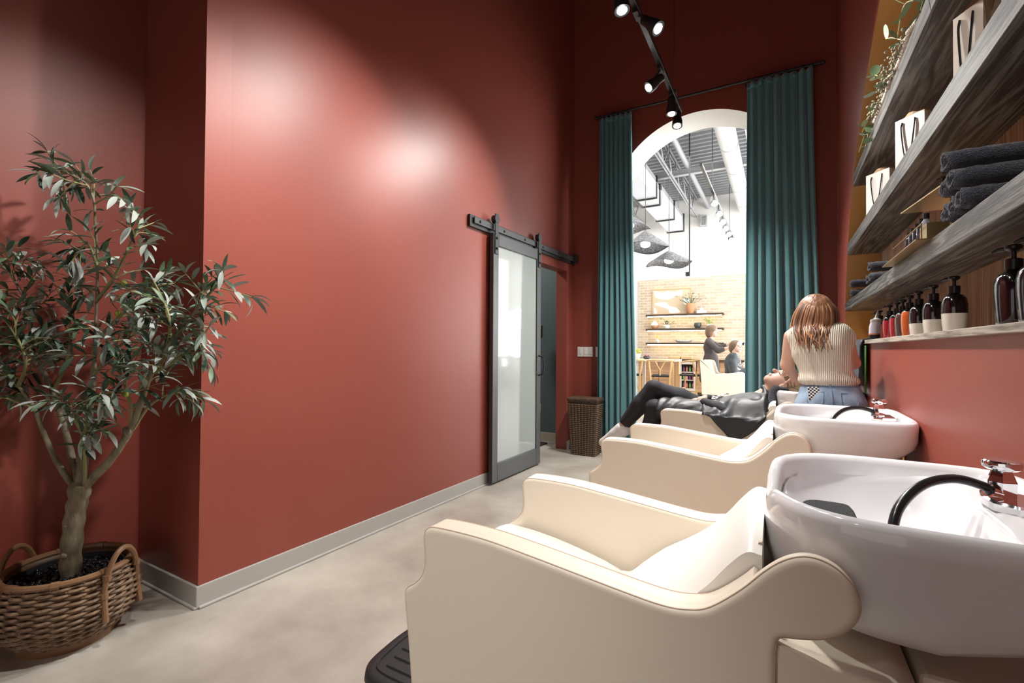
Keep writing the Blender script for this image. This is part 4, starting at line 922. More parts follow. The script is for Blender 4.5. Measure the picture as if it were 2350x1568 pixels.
for k, z in enumerate((2.045, 1.668, 1.298)):
    t = thing('lit_wall_shelf', ('top', 'middle', 'bottom')[k]+' espresso shelf with warm light strip on the brick wall', 'shelf', (-2.19, FY-.2, z), 'lit shelves on the brick wall')
    G().box(-3.14, -1.24, BY0, BY1, z, z+.05).obj('board', ESP, t, smooth=False); G().box(-3.10, -1.28, BY0+.01, BY0+.05, z-.022, z-.001).obj('light_strip', WARM, t, smooth=False)
# framed abstract picture standing on the top shelf
OAK = M('light_oak', (.62, .42, .22), .5); ART1 = M('art_tan', (.60, .47, .33), .8); ART2 = M('art_white', (.84, .82, .78), .8)
pt = thing('framed_picture', 'framed abstract print in tan and white on the top lit shelf', 'picture', (-2.51, FY-.1, 2.095))
for b in ((-3.01, -2.985, 2.096, 2.79), (-2.035, -2.01, 2.096, 2.79), (-2.985, -2.035, 2.096, 2.12), (-2.985, -2.035, 2.766, 2.79)): G().box(b[0], b[1], FY-.10, FY-.07, b[2], b[3]).obj('frame', OAK, pt, smooth=False)
cv = G().box(-2.985, -2.035, FY-.085, FY-.075, 2.12, 2.766).obj('canvas', ART1, pt, smooth=False)
def blob(pts): 
    P = crom([(a, b) for a, b in pts], 5, True); G().loft([[(-2.985+a*.95, FY-.0855, 2.12+b*.646) for a, b in P], [(-2.985+a*.95, FY-.0875, 2.12+b*.646) for a, b in P]]).obj('painted_shape', ART2, cv, smooth=False)
blob([(.02, .95), (.05, .72), (.25, .60), (.45, .60), (.62, .75), (.75, .72), (.78, .95), (.55, .88), (.4, .93), (.25, .88), (.12, .93)])
blob([(.02, .42), (.2, .48), (.35, .46), (.45, .30), (.6, .25), (.72, .05), (.45, .03), (.4, .18), (.2, .30)]); blob([(.03, .28), (.10, .05), (.02, .04)]); blob([(.8, .55), (.97, .62), (.97, .4), (.85, .35)])
TERRA = M('terracotta', (.50, .24, .12), .7); GLZ = M('dark_glaze', (.05, .055, .055), .4); LEAFF = M('houseplant_leaf', (.05, .13, .06), .5); LEAFY = M('lime_leaf', (.30, .42, .08), .5); WCER = M('white_stoneware', (.75, .73, .69), .5)
def potted(x, z, r, h, pm, name, label, leaves_, spread, lm, hh, seed):
    t = thing(name, label, 'plant', (x, FY-.19, z)); y = FY-.19; rr = random.Random(seed)
    G().lathe([(r*.62, 0), (r*.85, h*.3), (r, h*.7), (r*.8, h), (r*.7, h), (r*.7, h*.85)], 20, (x, y, z)).obj('pot', pm, t, angle=40)
    for k in range(leaves_):
        a = rr.uniform(0, 2*PI); q = spread*math.sqrt(rr.random()); c = Vector((x+q*math.cos(a)*1.25, min(FY-.23, y+q*math.sin(a)*.3-.03), z+h+rr.uniform(.25, 1)*hh*(1.1-.4*q/spread)))
        d = Vector((math.cos(a), math.sin(a)*.5-.3, rr.uniform(-.4, .6))).normalized(); s_ = d.cross(Vector((0, 0, 1))).normalized(); L = rr.uniform(.05, .085)
        G().add([c, c+d*L*.5+s_*L*.3, c+d*L, c+d*L*.5-s_*L*.3], [(0, 1, 2, 3)]).obj('leaf', lm, t, smooth=False)
        if k % 3 == 0: G().tube([(x, y, z+h*.8), tuple(c)], .004, 5).obj('stem', lm, t)
potted(-2.02, 2.095, .115, .27, TERRA, 'potted_plant', 'green plant in a terracotta pot on the top lit shelf', 60, .30, LEAFF, .26, 1)
potted(-2.62, 1.718, .09, .10, WCER, 'potted_plant', 'small leafy plant at the left of the middle lit shelf', 34, .17, LEAFF, .17, 2)
potted(-1.56, 1.718, .08, .10, WCER, 'potted_plant', 'small leafy plant at the right of the middle lit shelf', 34, .15, LEAFY, .20, 3)
hs = thing('white_ornament', 'white peaked ornament beside the terracotta pot', 'ornament', (-1.76, FY-.19, 2.095))
G().box(-1.87, -1.64, FY-.25, FY-.13, 2.095, 2.17).obj('block', WCER, hs, smooth=False, bevel=.01); G().lathe([(.05, 0), (.045, .03), (.012, .07), (.02, .085), (0, .10)], 16, (-1.76, FY-.19, 2.17)).obj('knob', WCER, hs)
jr = thing('lidded_jar', 'two-tone white and brown jar on the middle lit shelf', 'jar', (-2.93, FY-.19, 1.718))
G().lathe([(.05, 0), (.09, .05), (.095, .09)], 20, (-2.93, FY-.19, 1.718)).obj('lower_half', TERRA, jr); G().lathe([(.095, .09), (.08, .14), (.05, .18), (.055, .20), (.0, .21)], 20, (-2.93, FY-.19, 1.718)).obj('upper_half', WCER, jr)
o = G().lathe([(.055, 0), (.085, .05), (.09, .10), (.078, .14), (.065, .14), (.06, .12)], 20, (-1.85, FY-.19, 1.718)).obj('black_pot', GLZ); tag(o, 'small round black pot on the middle lit shelf', 'pot')
ds = thing('boat_dish', 'long pale boat-shaped dish on the bottom lit shelf', 'dish', (-2.19, FY-.19, 1.348))
rings = []
for zz, s_ in ((0, .55), (.02, .75), (.05, 1.0), (.052, .96), (.025, .7)):
    rings.append([(-2.19+.24*s_*math.cos(2*PI*k/28), FY-.19+.07*s_*math.sin(2*PI*k/28), 1.348+zz+.03*abs(math.cos(2*PI*k/28))**4*(zz > .03)) for k in range(28)])
G().loft(rings).obj('bowl', M('pale_grey_glaze', (.45, .43, .40), .5), ds)
for k in range(5): G().ball((-2.33+k*.07, FY-.19, 1.40), .026, 10, 7).obj('stone', WCER, ds)
YEL = M('yellow_flower', (.75, .55, .05), .6)
fv = thing('flower_vase', 'small vase of yellow flowers on the bottom lit shelf', 'vase', (-2.85, FY-.19, 1.348))
G().lathe([(.03, 0), (.045, .05), (.02, .09), (.025, .10)], 16, (-2.85, FY-.19, 1.348)).obj('vase', WCER, fv)
for k in range(7): G().ball((-2.85+.035*math.cos(k*2.1), FY-.19+.02*math.sin(k*2.1), 1.47+.025*(k % 3)), .018, 8, 6).obj('flower', YEL, fv)
# counter run below
ct = thing('back_counter', 'wooden back counter with dark worktop under the lit shelves', 'counter', (-2.1, 12.7, 0))
TIMB = wood_mat('brown_timber', (.30, .16, .08), (.46, .27, .15), 'x', 5, .5, (.2, .8))
G().box(-3.35, -.75, 12.40, FY-.065, .875, .92).obj('worktop', ESP, ct, smooth=False)
for a, b in ((-3.33, -2.75), (-2.74, -2.25), (-1.82, -1.3), (-1.29, -.77)): 
    G().box(a, b, 12.46, FY-.065, .10, .875).obj('cabinet_front', TIMB, ct, smooth=False, bevel=.004)
fr = thing('bottle_cabinet', 'pale framed cabinet with shelves of coloured bottles under the counter', 'cabinet', (-2.03, 12.55, 0))
CABM = M('pale_frame', (.55, .47, .40), .5); DKI = M('dark_interior', (.06, .045, .04), .7)
for b in ((-2.235, -2.18, .06, .868), (-1.885, -1.835, .06, .868), (-2.18, -1.885, .06, .20), (-2.18, -1.885, .80, .868)): G().box(b[0], b[1], 12.40, 12.46, b[2], b[3]).obj('frame', CABM, fr, smooth=False)
G().box(-2.18, -1.885, 12.62, 12.66, .20, .80).obj('back', DKI, fr, smooth=False)
for z in (.39, .59): G().box(-2.18, -1.885, 12.45, 12.64, z, z+.02).obj('shelf', CABM, fr, smooth=False)
bc = [M('bottle_%s' % n, c, .3) for n, c in (('purple', (.18, .08, .2)), ('coral', (.7, .2, .15)), ('green', (.15, .5, .15)), ('rose', (.6, .25, .3)))]
for i, z in enumerate((.205, .415, .615)):
    for k in range(4):
        x = -2.14+k*.075; o = G().lathe([(.024, 0), (.026, .01), (.026, .09), (.012, .105), (.012, .13), (0, .13)], 12, (x, 12.53, z)).obj('cabinet_bottle', bc[(i*2+k) % 4])
        tag(o, 'small %s bottle, %s from the left on the %s cabinet row' % (('purple', 'coral', 'green', 'rose')[(i*2+k) % 4], ('first', 'second', 'third', 'fourth')[k], ('lower', 'middle', 'upper')[i]), 'bottle', 'bottles in the cabinet')
for k, (x, w_) in enumerate(((-2.35, .16), (-2.05, .16))):
    o = G().box(x-w_, x+w_*.7, 12.5, 12.8, .9205, 1.0).obj('wooden_tray', OAK, None, smooth=False, bevel=.015); tag(o, ('left', 'right')[k]+' of two honey wood trays on the back counter', 'tray')
# counter-height table with wishbone stools
tb = thing('high_table', 'light wood high table beside the left curtain', 'table', (-2.55, 10.9, 0))
WDL = M('honey_wood', (.68, .43, .20), .45)
G().box(-3.4, -1.98, 10.55, 11.35, .90, .945).obj('tabletop', M('pale_tabletop', (.72, .60, .48), .5), tb, smooth=False, bevel=.006)
for x, y in ((-2.83, 10.62), (-2.06, 10.62), (-2.83, 11.28), (-2.06, 11.28)): G().box(x-.035, x+.035, y-.035, y+.035, 0, .90).obj('leg', M('white_leg', (.70, .62, .55), .5) if x < -2.5 else WDL, tb, smooth=False)
CORD = M('black_cord', (.02, .02, .02), .7)
def stool(loc, rot, label):
    t = thing('wishbone_stool', label, 'stool', loc, 'wishbone stools at the high table'); t.rotation_euler = (0, 0, rot); k = dict(world=False)
    G().loft([[(-.20, -.19, .60), (.20, -.17, .60), (.20, .17, .60), (-.20, .19, .60)], [(-.21, -.20, .625), (.21, -.18, .625), (.21, .18, .625), (-.21, .20, .625)], [(-.18, -.17, .64), (.18, -.15, .64), (.18, .15, .64), (-.18, .17, .64)]]).obj('seat', CORD, t, smooth=False, **k)
    for s_ in (-1, 1):
        G().tube([(.19, s_*.17, 0), (.18, s_*.165, .64)], [.016, .02], 10).obj('leg', WDL, t, **k)
        G().tube(crom([(-.22, s_*.19, 0), (-.19, s_*.185, .40), (-.20, s_*.19, .62), (-.16, s_*.215, .80), (-.13, s_*.225, .925)], 5), .019, 10).obj('leg', WDL, t, **k)
        G().tube([(.185, s_*.165, .25), (-.20, s_*.185, .25)], .011, 8).obj('stretcher', WDL, t, **k)
    G().tube([(.185, -.165, .33), (.185, .165, .33)], .011, 8).obj('stretcher', WDL, t, **k)
    G().tube(crom([(.10, -.255, .90), (-.05, -.25, .93), (-.19, -.15, .945), (-.235, 0, .95), (-.19, .15, .945), (-.05, .25, .93), (.10, .255, .90)], 6), .017, 10).obj('top_rail', WDL, t, **k)
    G().tube([(-.20, 0, .63), (-.21, 0, .74), (-.225, -.10, .93)], .012, 8).obj('splat', WDL, t, **k); G().tube([(-.21, 0, .74), (-.225, .10, .93)], .012, 8).obj('splat', WDL, t, **k)
stool((-2.20, 10.15, 0), math.radians(100), 'wishbone stool at the corner of the high table, nearest the wash chairs')
stool((-2.80, 10.20, 0), math.radians(95), 'wishbone stool partly behind the left curtain'); stool((-1.70, 10.75, 0), math.radians(168), 'wishbone stool at the right end of the high table')
fw = thing('flower_pot', 'yellow flowers in a pale pot on the high table', 'plant', (-2.90, 10.95, .945))
G().lathe([(.05, 0), (.075, .08), (.08, .12), (.065, .12), (.06, .1)], 18, (-2.90, 10.95, .945)).obj('pot', WCER, fw)
for k in range(16): a = k*2.4; G().ball((-2.90+.05*math.cos(a)*(k % 3), 10.95+.03*math.sin(a), 1.10+.018*(k % 5)), .02, 7, 5).obj('flower', YEL if k % 2 else LEAFY, fw)
bw = thing('black_bowl', 'small black bowl with pink flowers on the high table', 'bowl', (-2.66, 10.85, .945))
G().lathe([(.05, 0), (.08, .03), (.075, .07), (.06, .07), (.055, .05)], 18, (-2.66, 10.85, .945)).obj('bowl', GLZ, bw)
for k in range(6): G().ball((-2.66+.04*math.cos(k*2.1), 10.85+.03*math.sin(k*2.1), 1.03), .022, 7, 5).obj('flower', M('pink_flower', (.55, .12, .2), .6) if k == 0 else bpy.data.materials['pink_flower'], bw)
# styling chair
sc_ = thing('styling_chair', 'cream leather styling chair with the caped client', 'chair', (-.95, 10.05, 0))
pr = crom([(-1.33, .30), (-1.345, .60), (-1.365, .94), (-1.33, .965), (-1.22, .965), (-1.17, .93), (-1.13, .80), (-1.10, .715), (-1.03, .70), (-.80, .735), (-.66, .755), (-.60, .74), (-.575, .68), (-.58, .40), (-.60, .30)], 4)
for y0, y1 in ((9.72, 9.80), (10.32, 10.40)): slab(G(), pr, y0, y1, .012, lambda p, q, y: (p, y, q)).obj('side_panel', LEATHER, sc_, angle=60)
G().box(-1.32, -.60, 9.80, 10.32, .30, .52).obj('seat', LEATHER2, sc_, smooth=False, bevel=.03); G().add([(-1.345, 9.80, .5), (-1.345, 10.32, .5), (-1.36, 10.32, .955), (-1.36, 9.80, .955), (-1.10, 9.80, .5), (-1.10, 10.32, .5), (-1.22, 10.32, .955), (-1.22, 9.80, .955)], [(0,3,2,1),(4,5,6,7),(0,1,5,4),(1,2,6,5),(2,3,7,6),(3,0,4,7)]).obj('backrest', LEATHER2, sc_, smooth=False, bevel=.03)
G().lathe([(.28, 0), (.28, .012), (.05, .03), (.04, .06), (.04, .30)], 28, (-.95, 10.06, 0)).obj('pedestal', CHROME, sc_, angle=40)
# round bulb-framed mirror on a dressing console, reflected in the sliding door's glass
MIR = M('mirror_glass', (.9, .9, .9), .02, metal=1); 
mm = thing('bulb_mirror', 'round mirror framed with glowing bulbs on a console', 'mirror', (2.2, 10.9, .80))
G().tube([(2.2, 10.86, 1.58), (2.2, 10.90, 1.58)], .56, 48).obj('glass', MIR, mm, angle=40)
G().tube([(2.2+.60*math.cos(k*PI/24), 10.88, 1.58+.60*math.sin(k*PI/24)) for k in range(48)], .035, 8, closed=True).obj('ring', STEELM, mm)
for k in range(26): a = 2*PI*k/26; G().ball((2.2+.60*math.cos(a), 10.83, 1.58+.60*math.sin(a)), .038, 10, 7).obj('bulb', FGLOW, mm)
G().box(2.05, 2.35, 10.84, 10.94, .945, 1.02).obj('stand', STEELM, mm, smooth=False)
cs = thing('console', 'white console table below the bulb mirror', 'console', (2.2, 10.9, 0))
G().box(1.4, 3.0, 10.7, 11.1, .90, .945).obj('top', WCER, cs, smooth=False)
for x in (1.44, 2.96): G().box(x-.03, x+.03, 10.72, 11.08, 0, .90).obj('leg', WCER, cs, smooth=False)
# ================================================================ people: continuous bodies from blended distance fields
def surf(prims, h, k=.02):
    lo = np.min([np.minimum(p['a'], p['b'])-p['R'] for p in prims], axis=0)-3*h; hi = np.max([np.maximum(p['a'], p['b'])+p['R'] for p in prims], axis=0)+3*h
    n = np.ceil((hi-lo)/h).astype(int)+1; ax = [lo[i]+h*np.arange(n[i]) for i in range(3)]
    Fd = np.full(n, 1., np.float32)
    for p in prims:
        kk = p.get('k', k); m = p['R']+kk*1.6+2*h
        i0 = np.maximum(0, np.floor((np.minimum(p['a'], p['b'])-m-lo)/h).astype(int)); i1 = np.minimum(n, np.ceil((np.maximum(p['a'], p['b'])+m-lo)/h).astype(int)+1)
        X, Y, Z = np.meshgrid(ax[0][i0[0]:i1[0]], ax[1][i0[1]:i1[1]], ax[2][i0[2]:i1[2]], indexing='ij'); P = np.stack([X, Y, Z], -1)
        if p['t'] == 'c':
            ba = p['b']-p['a']; L2 = max(ba@ba, 1e-12); t_ = np.clip(((P-p['a'])@ba)/L2, 0, 1)
            d = np.linalg.norm(P-p['a']-t_[..., None]*ba, axis=-1)-(p['ra']+(p['rb']-p['ra'])*t_)
        else:
            q = (P-p['a'])@p['rot'].T; k0 = np.linalg.norm(q/p['r'], axis=-1); k1 = np.linalg.norm(q/p['r']**2, axis=-1)+1e-9; d = k0*(k0-1)/k1
        sl = tuple(slice(i0[j], i1[j]) for j in range(3)); A = Fd[sl]
        if p.get('neg'):
            d = -d; hh = np.clip(.5-.5*(A-d)/kk, 0, 1); Fd[sl] = A*(1-hh)+d*hh+kk*hh*(1-hh)
        else:
            hh = np.clip(.5+.5*(A-d)/kk, 0, 1); Fd[sl] = A*(1-hh)+d*hh-kk*hh*(1-hh)
    S = Fd < 0
    c = np.zeros(n-1, np.int8)
    for a in (0, 1):
        for b in (0, 1):
            for e in (0, 1): c += S[a:n[0]-1+a, b:n[1]-1+b, e:n[2]-1+e]
    I, J, K = np.nonzero((c > 0) & (c < 8)); idx = np.full(n-1, -1, np.int32); idx[I, J, K] = np.arange(len(I))
    acc = np.zeros((len(I), 3)); cnt = np.zeros(len(I)); cor = [(a, b, e) for a in (0, 1) for b in (0, 1) for e in (0, 1)]
    for p0 in cor:
        for ax_ in range(3):
            if p0[ax_]: continue
            p1 = list(p0); p1[ax_] = 1
            f0 = Fd[I+p0[0], J+p0[1], K+p0[2]]; f1 = Fd[I+p1[0], J+p1[1], K+p1[2]]; m = (f0 < 0) != (f1 < 0)
            t_ = np.where(m, f0/(f0-f1+1e-12), 0); v = np.array(p0, float)+t_[:, None]*(np.array(p1)-np.array(p0)); acc += np.where(m[:, None], v, 0); cnt += m
    V = lo+h*(np.stack([I, J, K], 1)+acc/cnt[:, None]); Q = []
    for ax_ in range(3):
        o = [(ax_+1) % 3, (ax_+2) % 3]; s0 = [slice(None)]*3; s1 = [slice(None)]*3; s0[ax_] = slice(0, -1); s1[ax_] = slice(1, None)
        a, b = S[tuple(s0)], S[tuple(s1)]; E = np.stack(np.nonzero(a != b), 1); fl = a[tuple(E.T)]
        ok = (E[:, o[0]] > 0) & (E[:, o[1]] > 0) & (E[:, o[0]] < n[o[0]]-1) & (E[:, o[1]] < n[o[1]]-1); E, fl = E[ok], fl[ok]
        u = np.zeros(3, int); u[o[0]] = 1; w_ = np.zeros(3, int); w_[o[1]] = 1
        q = np.stack([idx[tuple((E-u-w_).T)], idx[tuple((E-w_).T)], idx[tuple(E.T)], idx[tuple((E-u).T)]], 1); q[~fl] = q[~fl][:, ::-1]; Q.append(q)
    g = G(); g.v = [tuple(p) for p in V.tolist()]; g.f = [tuple(q) for q in np.concatenate(Q).tolist()]; g.m = [0]*len(g.f); return g
A3 = lambda p: np.array(p, float)
def cap(a, b, ra, rb=None, **kw): return dict(t='c', a=A3(a), b=A3(b), ra=ra, rb=ra if rb is None else rb, R=max(ra, ra if rb is None else rb), **kw)
def ell_(c, r, rot=None, **kw): return dict(t='e', a=A3(c), b=A3(c), r=A3(r), rot=np.eye(3) if rot is None else rot, R=max(r), **kw)
def chain(pts, rs, **kw): return [cap(pts[i], pts[i+1], rs[i], rs[i+1], **kw) for i in range(len(pts)-1)]
def head(c, f, u, hh):
    c, f, u = A3(c), A3(f), A3(u); f = f/np.linalg.norm(f); u = u-f*(u@f); u = u/np.linalg.norm(u); s = np.cross(u, f); rot = np.stack([f, s, u]); k = .035*hh/.2
    return [ell_(c+u*.12*hh-f*.06*hh, (.46*hh, .36*hh, .38*hh), rot, k=.02), ell_(c-u*.15*hh+f*.10*hh, (.29*hh, .28*hh, .33*hh), rot, k=.03), ell_(c-u*.38*hh+f*.26*hh, (.11*hh, .12*hh, .10*hh), rot, k=.03),
            cap(c+u*.05*hh+f*.39*hh, c-u*.10*hh+f*.49*hh, .035*hh, .06*hh, k=.012), cap(c-u*.25*hh+f*.385*hh-s*.08*hh, c-u*.25*hh+f*.385*hh+s*.08*hh, .045*hh, k=.008),
            cap(c+u*.13*hh+f*.36*hh-s*.20*hh, c+u*.13*hh+f*.36*hh+s*.20*hh, .055*hh, k=.02),
            ell_(c+u*.04*hh+f*.42*hh+s*.16*hh, (.06*hh, .08*hh, .05*hh), rot, k=.012, neg=True), ell_(c+u*.04*hh+f*.42*hh-s*.16*hh, (.06*hh, .08*hh, .05*hh), rot, k=.012, neg=True),
            ell_(c+s*.36*hh-f*.06*hh-u*.02*hh, (.09*hh, .035*hh, .14*hh), rot, k=.006), ell_(c-s*.36*hh-f*.06*hh-u*.02*hh, (.09*hh, .035*hh, .14*hh), rot, k=.006)]
def hand(w_, d, pn, L, curl=.5, side=1):
    """w_: wrist, d: finger direction, pn: palm normal (fingers curl towards it), L: hand length"""
    w_, d, pn = A3(w_), A3(d), A3(pn); d = d/np.linalg.norm(d); pn = pn-d*(pn@d); pn = pn/np.linalg.norm(pn); s = np.cross(d, pn)*side; o = []
    o.append(cap(w_+d*.12*L-s*.10*L, w_+d*.40*L-s*.13*L, .075*L, .07*L, k=.01)); o.append(cap(w_+d*.12*L+s*.08*L, w_+d*.40*L+s*.13*L, .075*L, .07*L, k=.01)); o.append(cap(w_, w_+d*.2*L, .10*L, .10*L, k=.015))
    for i, (off, ln) in enumerate(((-.18, .40), (-.06, .48), (.06, .45), (.17, .36))):
        b = w_+d*.46*L+s*off*L; p = [b]; dd = d.copy()
        for j, fr in enumerate((.45, .32, .23)):
            an = curl*(.5+.35*j); dd = dd*math.cos(an)+pn*math.sin(an); dd = dd/np.linalg.norm(dd); p.append(p[-1]+dd*ln*L*fr)
        o += chain(p, [.048*L, .044*L, .040*L, .034*L], k=.004)
    tb_ = w_+d*.14*L-s*.14*L; td = (d*.6-s*.7+pn*.35); td = td/np.linalg.norm(td); m_ = tb_+td*.26*L; td2 = td*.6+d*.6+pn*.2; td2 = td2/np.linalg.norm(td2)
    o += chain([tb_, m_, m_+td2*.22*L], [.062*L, .050*L, .040*L], k=.006); return o
SKIN = M('skin', (.66, .40, .30), .5, sss=.08); SKIN2 = M('fair_skin', (.72, .46, .36), .5, sss=.08)
DARKTX = M('charcoal_fabric', (.020, .021, .026), .75); CAPE = M('black_cape', (.028, .030, .034), .46, spec=.45, bump=(9, .5)); SHOE = M('white_sneaker', (.76, .75, .75), .6)
EYE = M('eye_dark', (.03, .02, .02), .4); LIP = M('lip', (.55, .19, .17), .5); BROW = M('brow', (.16, .09, .05), .8)
def hair_tufts(t, locks, mat_, r=.008, name='hair_lock'):
    for P in locks:
        S = crom(P, 5); n = len(S); G().tube(S, [r*(.6+.4*math.sin(PI*min(.95, i/n+.15)))*(1-.75*(i/n)**3) for i in range(n)], 6, flat=.6).obj(name, mat_, t)

# ---------------------------------------------------------------- reclining client in the far wash chair
yc = 3.725
pc = thing('person', 'client in black cape and charcoal trousers reclining with legs crossed', 'person', (-.45, yc, .58))
hc = (.008, yc, .940); hf = (-.30, -.06, 1.0); hu = (1.0, 0, .34); HH = .205
near_sh, far_sh = (-.135, yc-.135, .785), (-.135, yc+.135, .785)
body = head(hc, hf, hu, HH)
body += [cap((-.03, yc, .915), (-.125, yc, .835), .048, .052, k=.025), cap((-.14, yc-.10, .795), (-.14, yc+.10, .795), .062, k=.04), ell_((-.25, yc, .755), (.13, .145, .085), k=.05), ell_((-.40, yc, .71), (.12, .135, .085), k=.05), ell_((-.50, yc, .685), (.10, .155, .10), k=.05)]
lk, la, rk, ra = (-.858, yc-.0, .862), (-1.075, yc-.06, .575), (-.83, yc-.085, .722), (-.885, yc-.06, .40)
body += chain([(-.50, yc+.085, .70), (-.68, yc+.055, .785), lk], [.085, .076, .058], k=.03) + chain([lk, (-.955, yc-.03, .735), la, (-1.095, yc-.065, .545)], [.058, .055, .034, .032], k=.02)
body += chain([(-.50, yc-.085, .69), (-.68, yc-.09, .70), rk], [.085, .076, .058], k=.03) + chain([rk, (-.86, yc-.07, .58), ra, (-.895, yc-.055, .27)], [.058, .055, .036, .032], k=.02)
body += chain([(-1.095, yc-.065, .545), (-1.13, yc-.07, .51), (-1.19, yc-.075, .482)], [.030, .028, .018], k=.015) + chain([(-.895, yc-.055, .27), (-.93, yc-.055, .25), (-1.0, yc-.055, .245)], [.034, .034, .024], k=.015)
el1, el2 = (-.33, yc-.165, .742), (-.33, yc+.165, .742); w1, w2 = (-.495, yc-.085, .792), (-.49, yc+.06, .805)
body += chain([near_sh, el1], [.042, .034], k=.03)+chain([el1, w1], [.033, .024], k=.02)+chain([far_sh, el2], [.048, .040], k=.03)+chain([el2, w2], [.038, .026], k=.02)
body += hand(w1, (-.85, .45, -.12), (0, 0, -1), .15, .22, 1)+hand(w2, (-.75, -.62, -.02), (0, 0, -1), .15, .35, -1)
surf(body, .0062).obj('body', SKIN2, pc, angle=180)
pants = [ell_((-.42, yc, .71), (.11, .143, .092), k=.05), ell_((-.50, yc, .685), (.11, .165, .108), k=.05)]
pants += chain([(-.50, yc+.085, .70), (-.68, yc+.055, .785), lk], [.096, .086, .066], k=.03)+chain([lk, (-.955, yc-.03, .735), (-1.058, yc-.055, .598)], [.068, .068, .050], k=.02)
pants += chain([(-.50, yc-.085, .69), (-.68, yc-.09, .70), rk], [.092, .084, .066], k=.03)+chain([rk, (-.86, yc-.07, .58), (-.883, yc-.06, .42)], [.068, .068, .052], k=.02)
surf(pants, .008, .02).obj('trousers', DARKTX, pc, angle=180)
for k, (a, tn) in enumerate((((-1.098, yc-.066, .535), (-.86, -.05, -.50)), ((-.90, yc-.055, .258), (-1, 0, -.02)))):
    a = A3(a); tn = A3(tn)/np.linalg.norm(tn); up = np.array((0, 0, 1.))-tn*tn[2]; up /= np.linalg.norm(up)
    heel = a-up*.016-tn*.0
    sh = surf([cap(heel-tn*.026, heel+tn*.06, .044, .046), cap(heel+tn*.05, heel+tn*.18-up*.010, .046, .034, k=.02), cap(a+tn*.0+up*.012, heel, .040, .040, k=.02), cap(heel+tn*.03+up*.02, heel+tn*.11+up*.002, .034, .028, k=.02)], .006).obj('shoe', SHOE, pc, angle=180)
    G().loft([[tuple(heel+tn*(.07+.125*math.cos(b))-up*z+np.cross(up, tn)*.040*math.sin(b)) for b in np.linspace(0, 2*PI, 24, endpoint=False)] for z in (.026, .046)]).obj('sole', M('sole_white', (.7, .7, .7), .6) if k == 0 else bpy.data.materials['sole_white'], sh, angle=40)
# sleeves
for s0_, e_, w_ in ((near_sh, el1, w1), (far_sh, el2, w2)):
    e_ = A3(e_); w_ = A3(w_); surf(chain([A3(s0_), e_, e_+(w_-e_)*.3, e_+(w_-e_)*.88], [.052, .044, .044, .037], k=.02), .006).obj('sleeve', DARKTX, pc, angle=180)
# cape: draped over the torso, across the near arm and down its side to a point
def arm_top(x): return float(np.interp(x, [-.75, -.58, -.461, -.355, -.26, -.188, -.142, -.108, -.061, -.026, .03], [.745, .746, .735, .723, .712, .706, .711, .725, .766, .807, .84]))
def zc_(x): return float(np.interp(x, [-.84, -.76, -.66, -.56, -.48, -.40, -.30, -.20, -.12, -.085], [.79, .80, .808, .80, .792, .812, .848, .868, .88, .885]))
rows = []; xs = np.linspace(-.80, -.085, 44)
yo = 3.44-.009
for x in xs:
    z0 = zc_(x); za = arm_top(x)+.010; body_on = x > -.47
    hang = 0.0
    if -.43 < x < -.06:
        hang = float(np.interp(x, [-.43, -.275, -.06], [0, .155, 0.0]))
    wn = .13 if x > -.5 else .14
    if x < -.47:
        ed = .70
        pts = [(yc+.05, z0-.02), (yc+.03, z0-.012), (yc+.01, z0-.006), (yc-.01, z0), (yc-.05, z0+.004), (yc-.09, z0+.004), (yc-.13, z0-.015), (yc-.16, z0-.04), (yc-.178, z0-.065), (yc-.185, z0-.085), (yc-.188, z0-.10), (yc-.19, z0-.115)]
        b_ = min(1, max(0, (x+.53)/.06)) if x > -.53 else 0
    else:
        pts = [(yc+.225, za), (yc+.15, max(za, z0-.075)), (yc+.07, z0-.012), (yc, z0), (yc-.075, z0-.006), (yc-.15, max(za+.02, z0-.024)), (yc-.205, max(za+.015, z0-.07)), (3.47, za+.004), (3.445, za), (yo, za-.012), (yo-.002, za-.012-hang*.5), (yo-.004, za-.012-hang)]
    P = crom([(0, a, b) for a, b in pts], 4)
    rows.append([(x, p[1]-.006*abs(math.sin(x*38+i*.5))*(i > 26), p[2]+.007*math.sin(x*46+i*.35+2*math.sin(x*17))*(.3 if i < 14 else 1)*(1 if 8 < i < 40 else .2)) for i, p in enumerate(P)])
cp = G().loft(rows, False, False, False).obj('cape', CAPE, pc, angle=180); cp.modifiers.new('thickness', 'SOLIDIFY').thickness = .003
surf([cap((-.085, yc-.075, .86), (-.10, yc, .905), .02, .018), cap((-.10, yc, .905), (-.085, yc+.075, .86), .018, .02), cap((-.12, yc-.13, .80), (-.12, yc+.13, .80), .062, k=.03), ell_((-.17, yc, .805), (.11, .175, .068), k=.03)], .008, .03).obj('cape_shoulders', CAPE, pc, angle=180)
surf([cap((-.045, yc-.085, .885), (-.062, yc-.14, .80), .024, .028), cap((-.03, yc-.07, .905), (-.045, yc-.085, .885), .022), cap((.03, yc-.08, .905), (-.03, yc-.075, .905), .016, .022), cap((-.062, yc-.14, .80), (-.085, yc-.2, .775), .028, .02)], .006).obj('neck_towel', TOW, pc, angle=180)
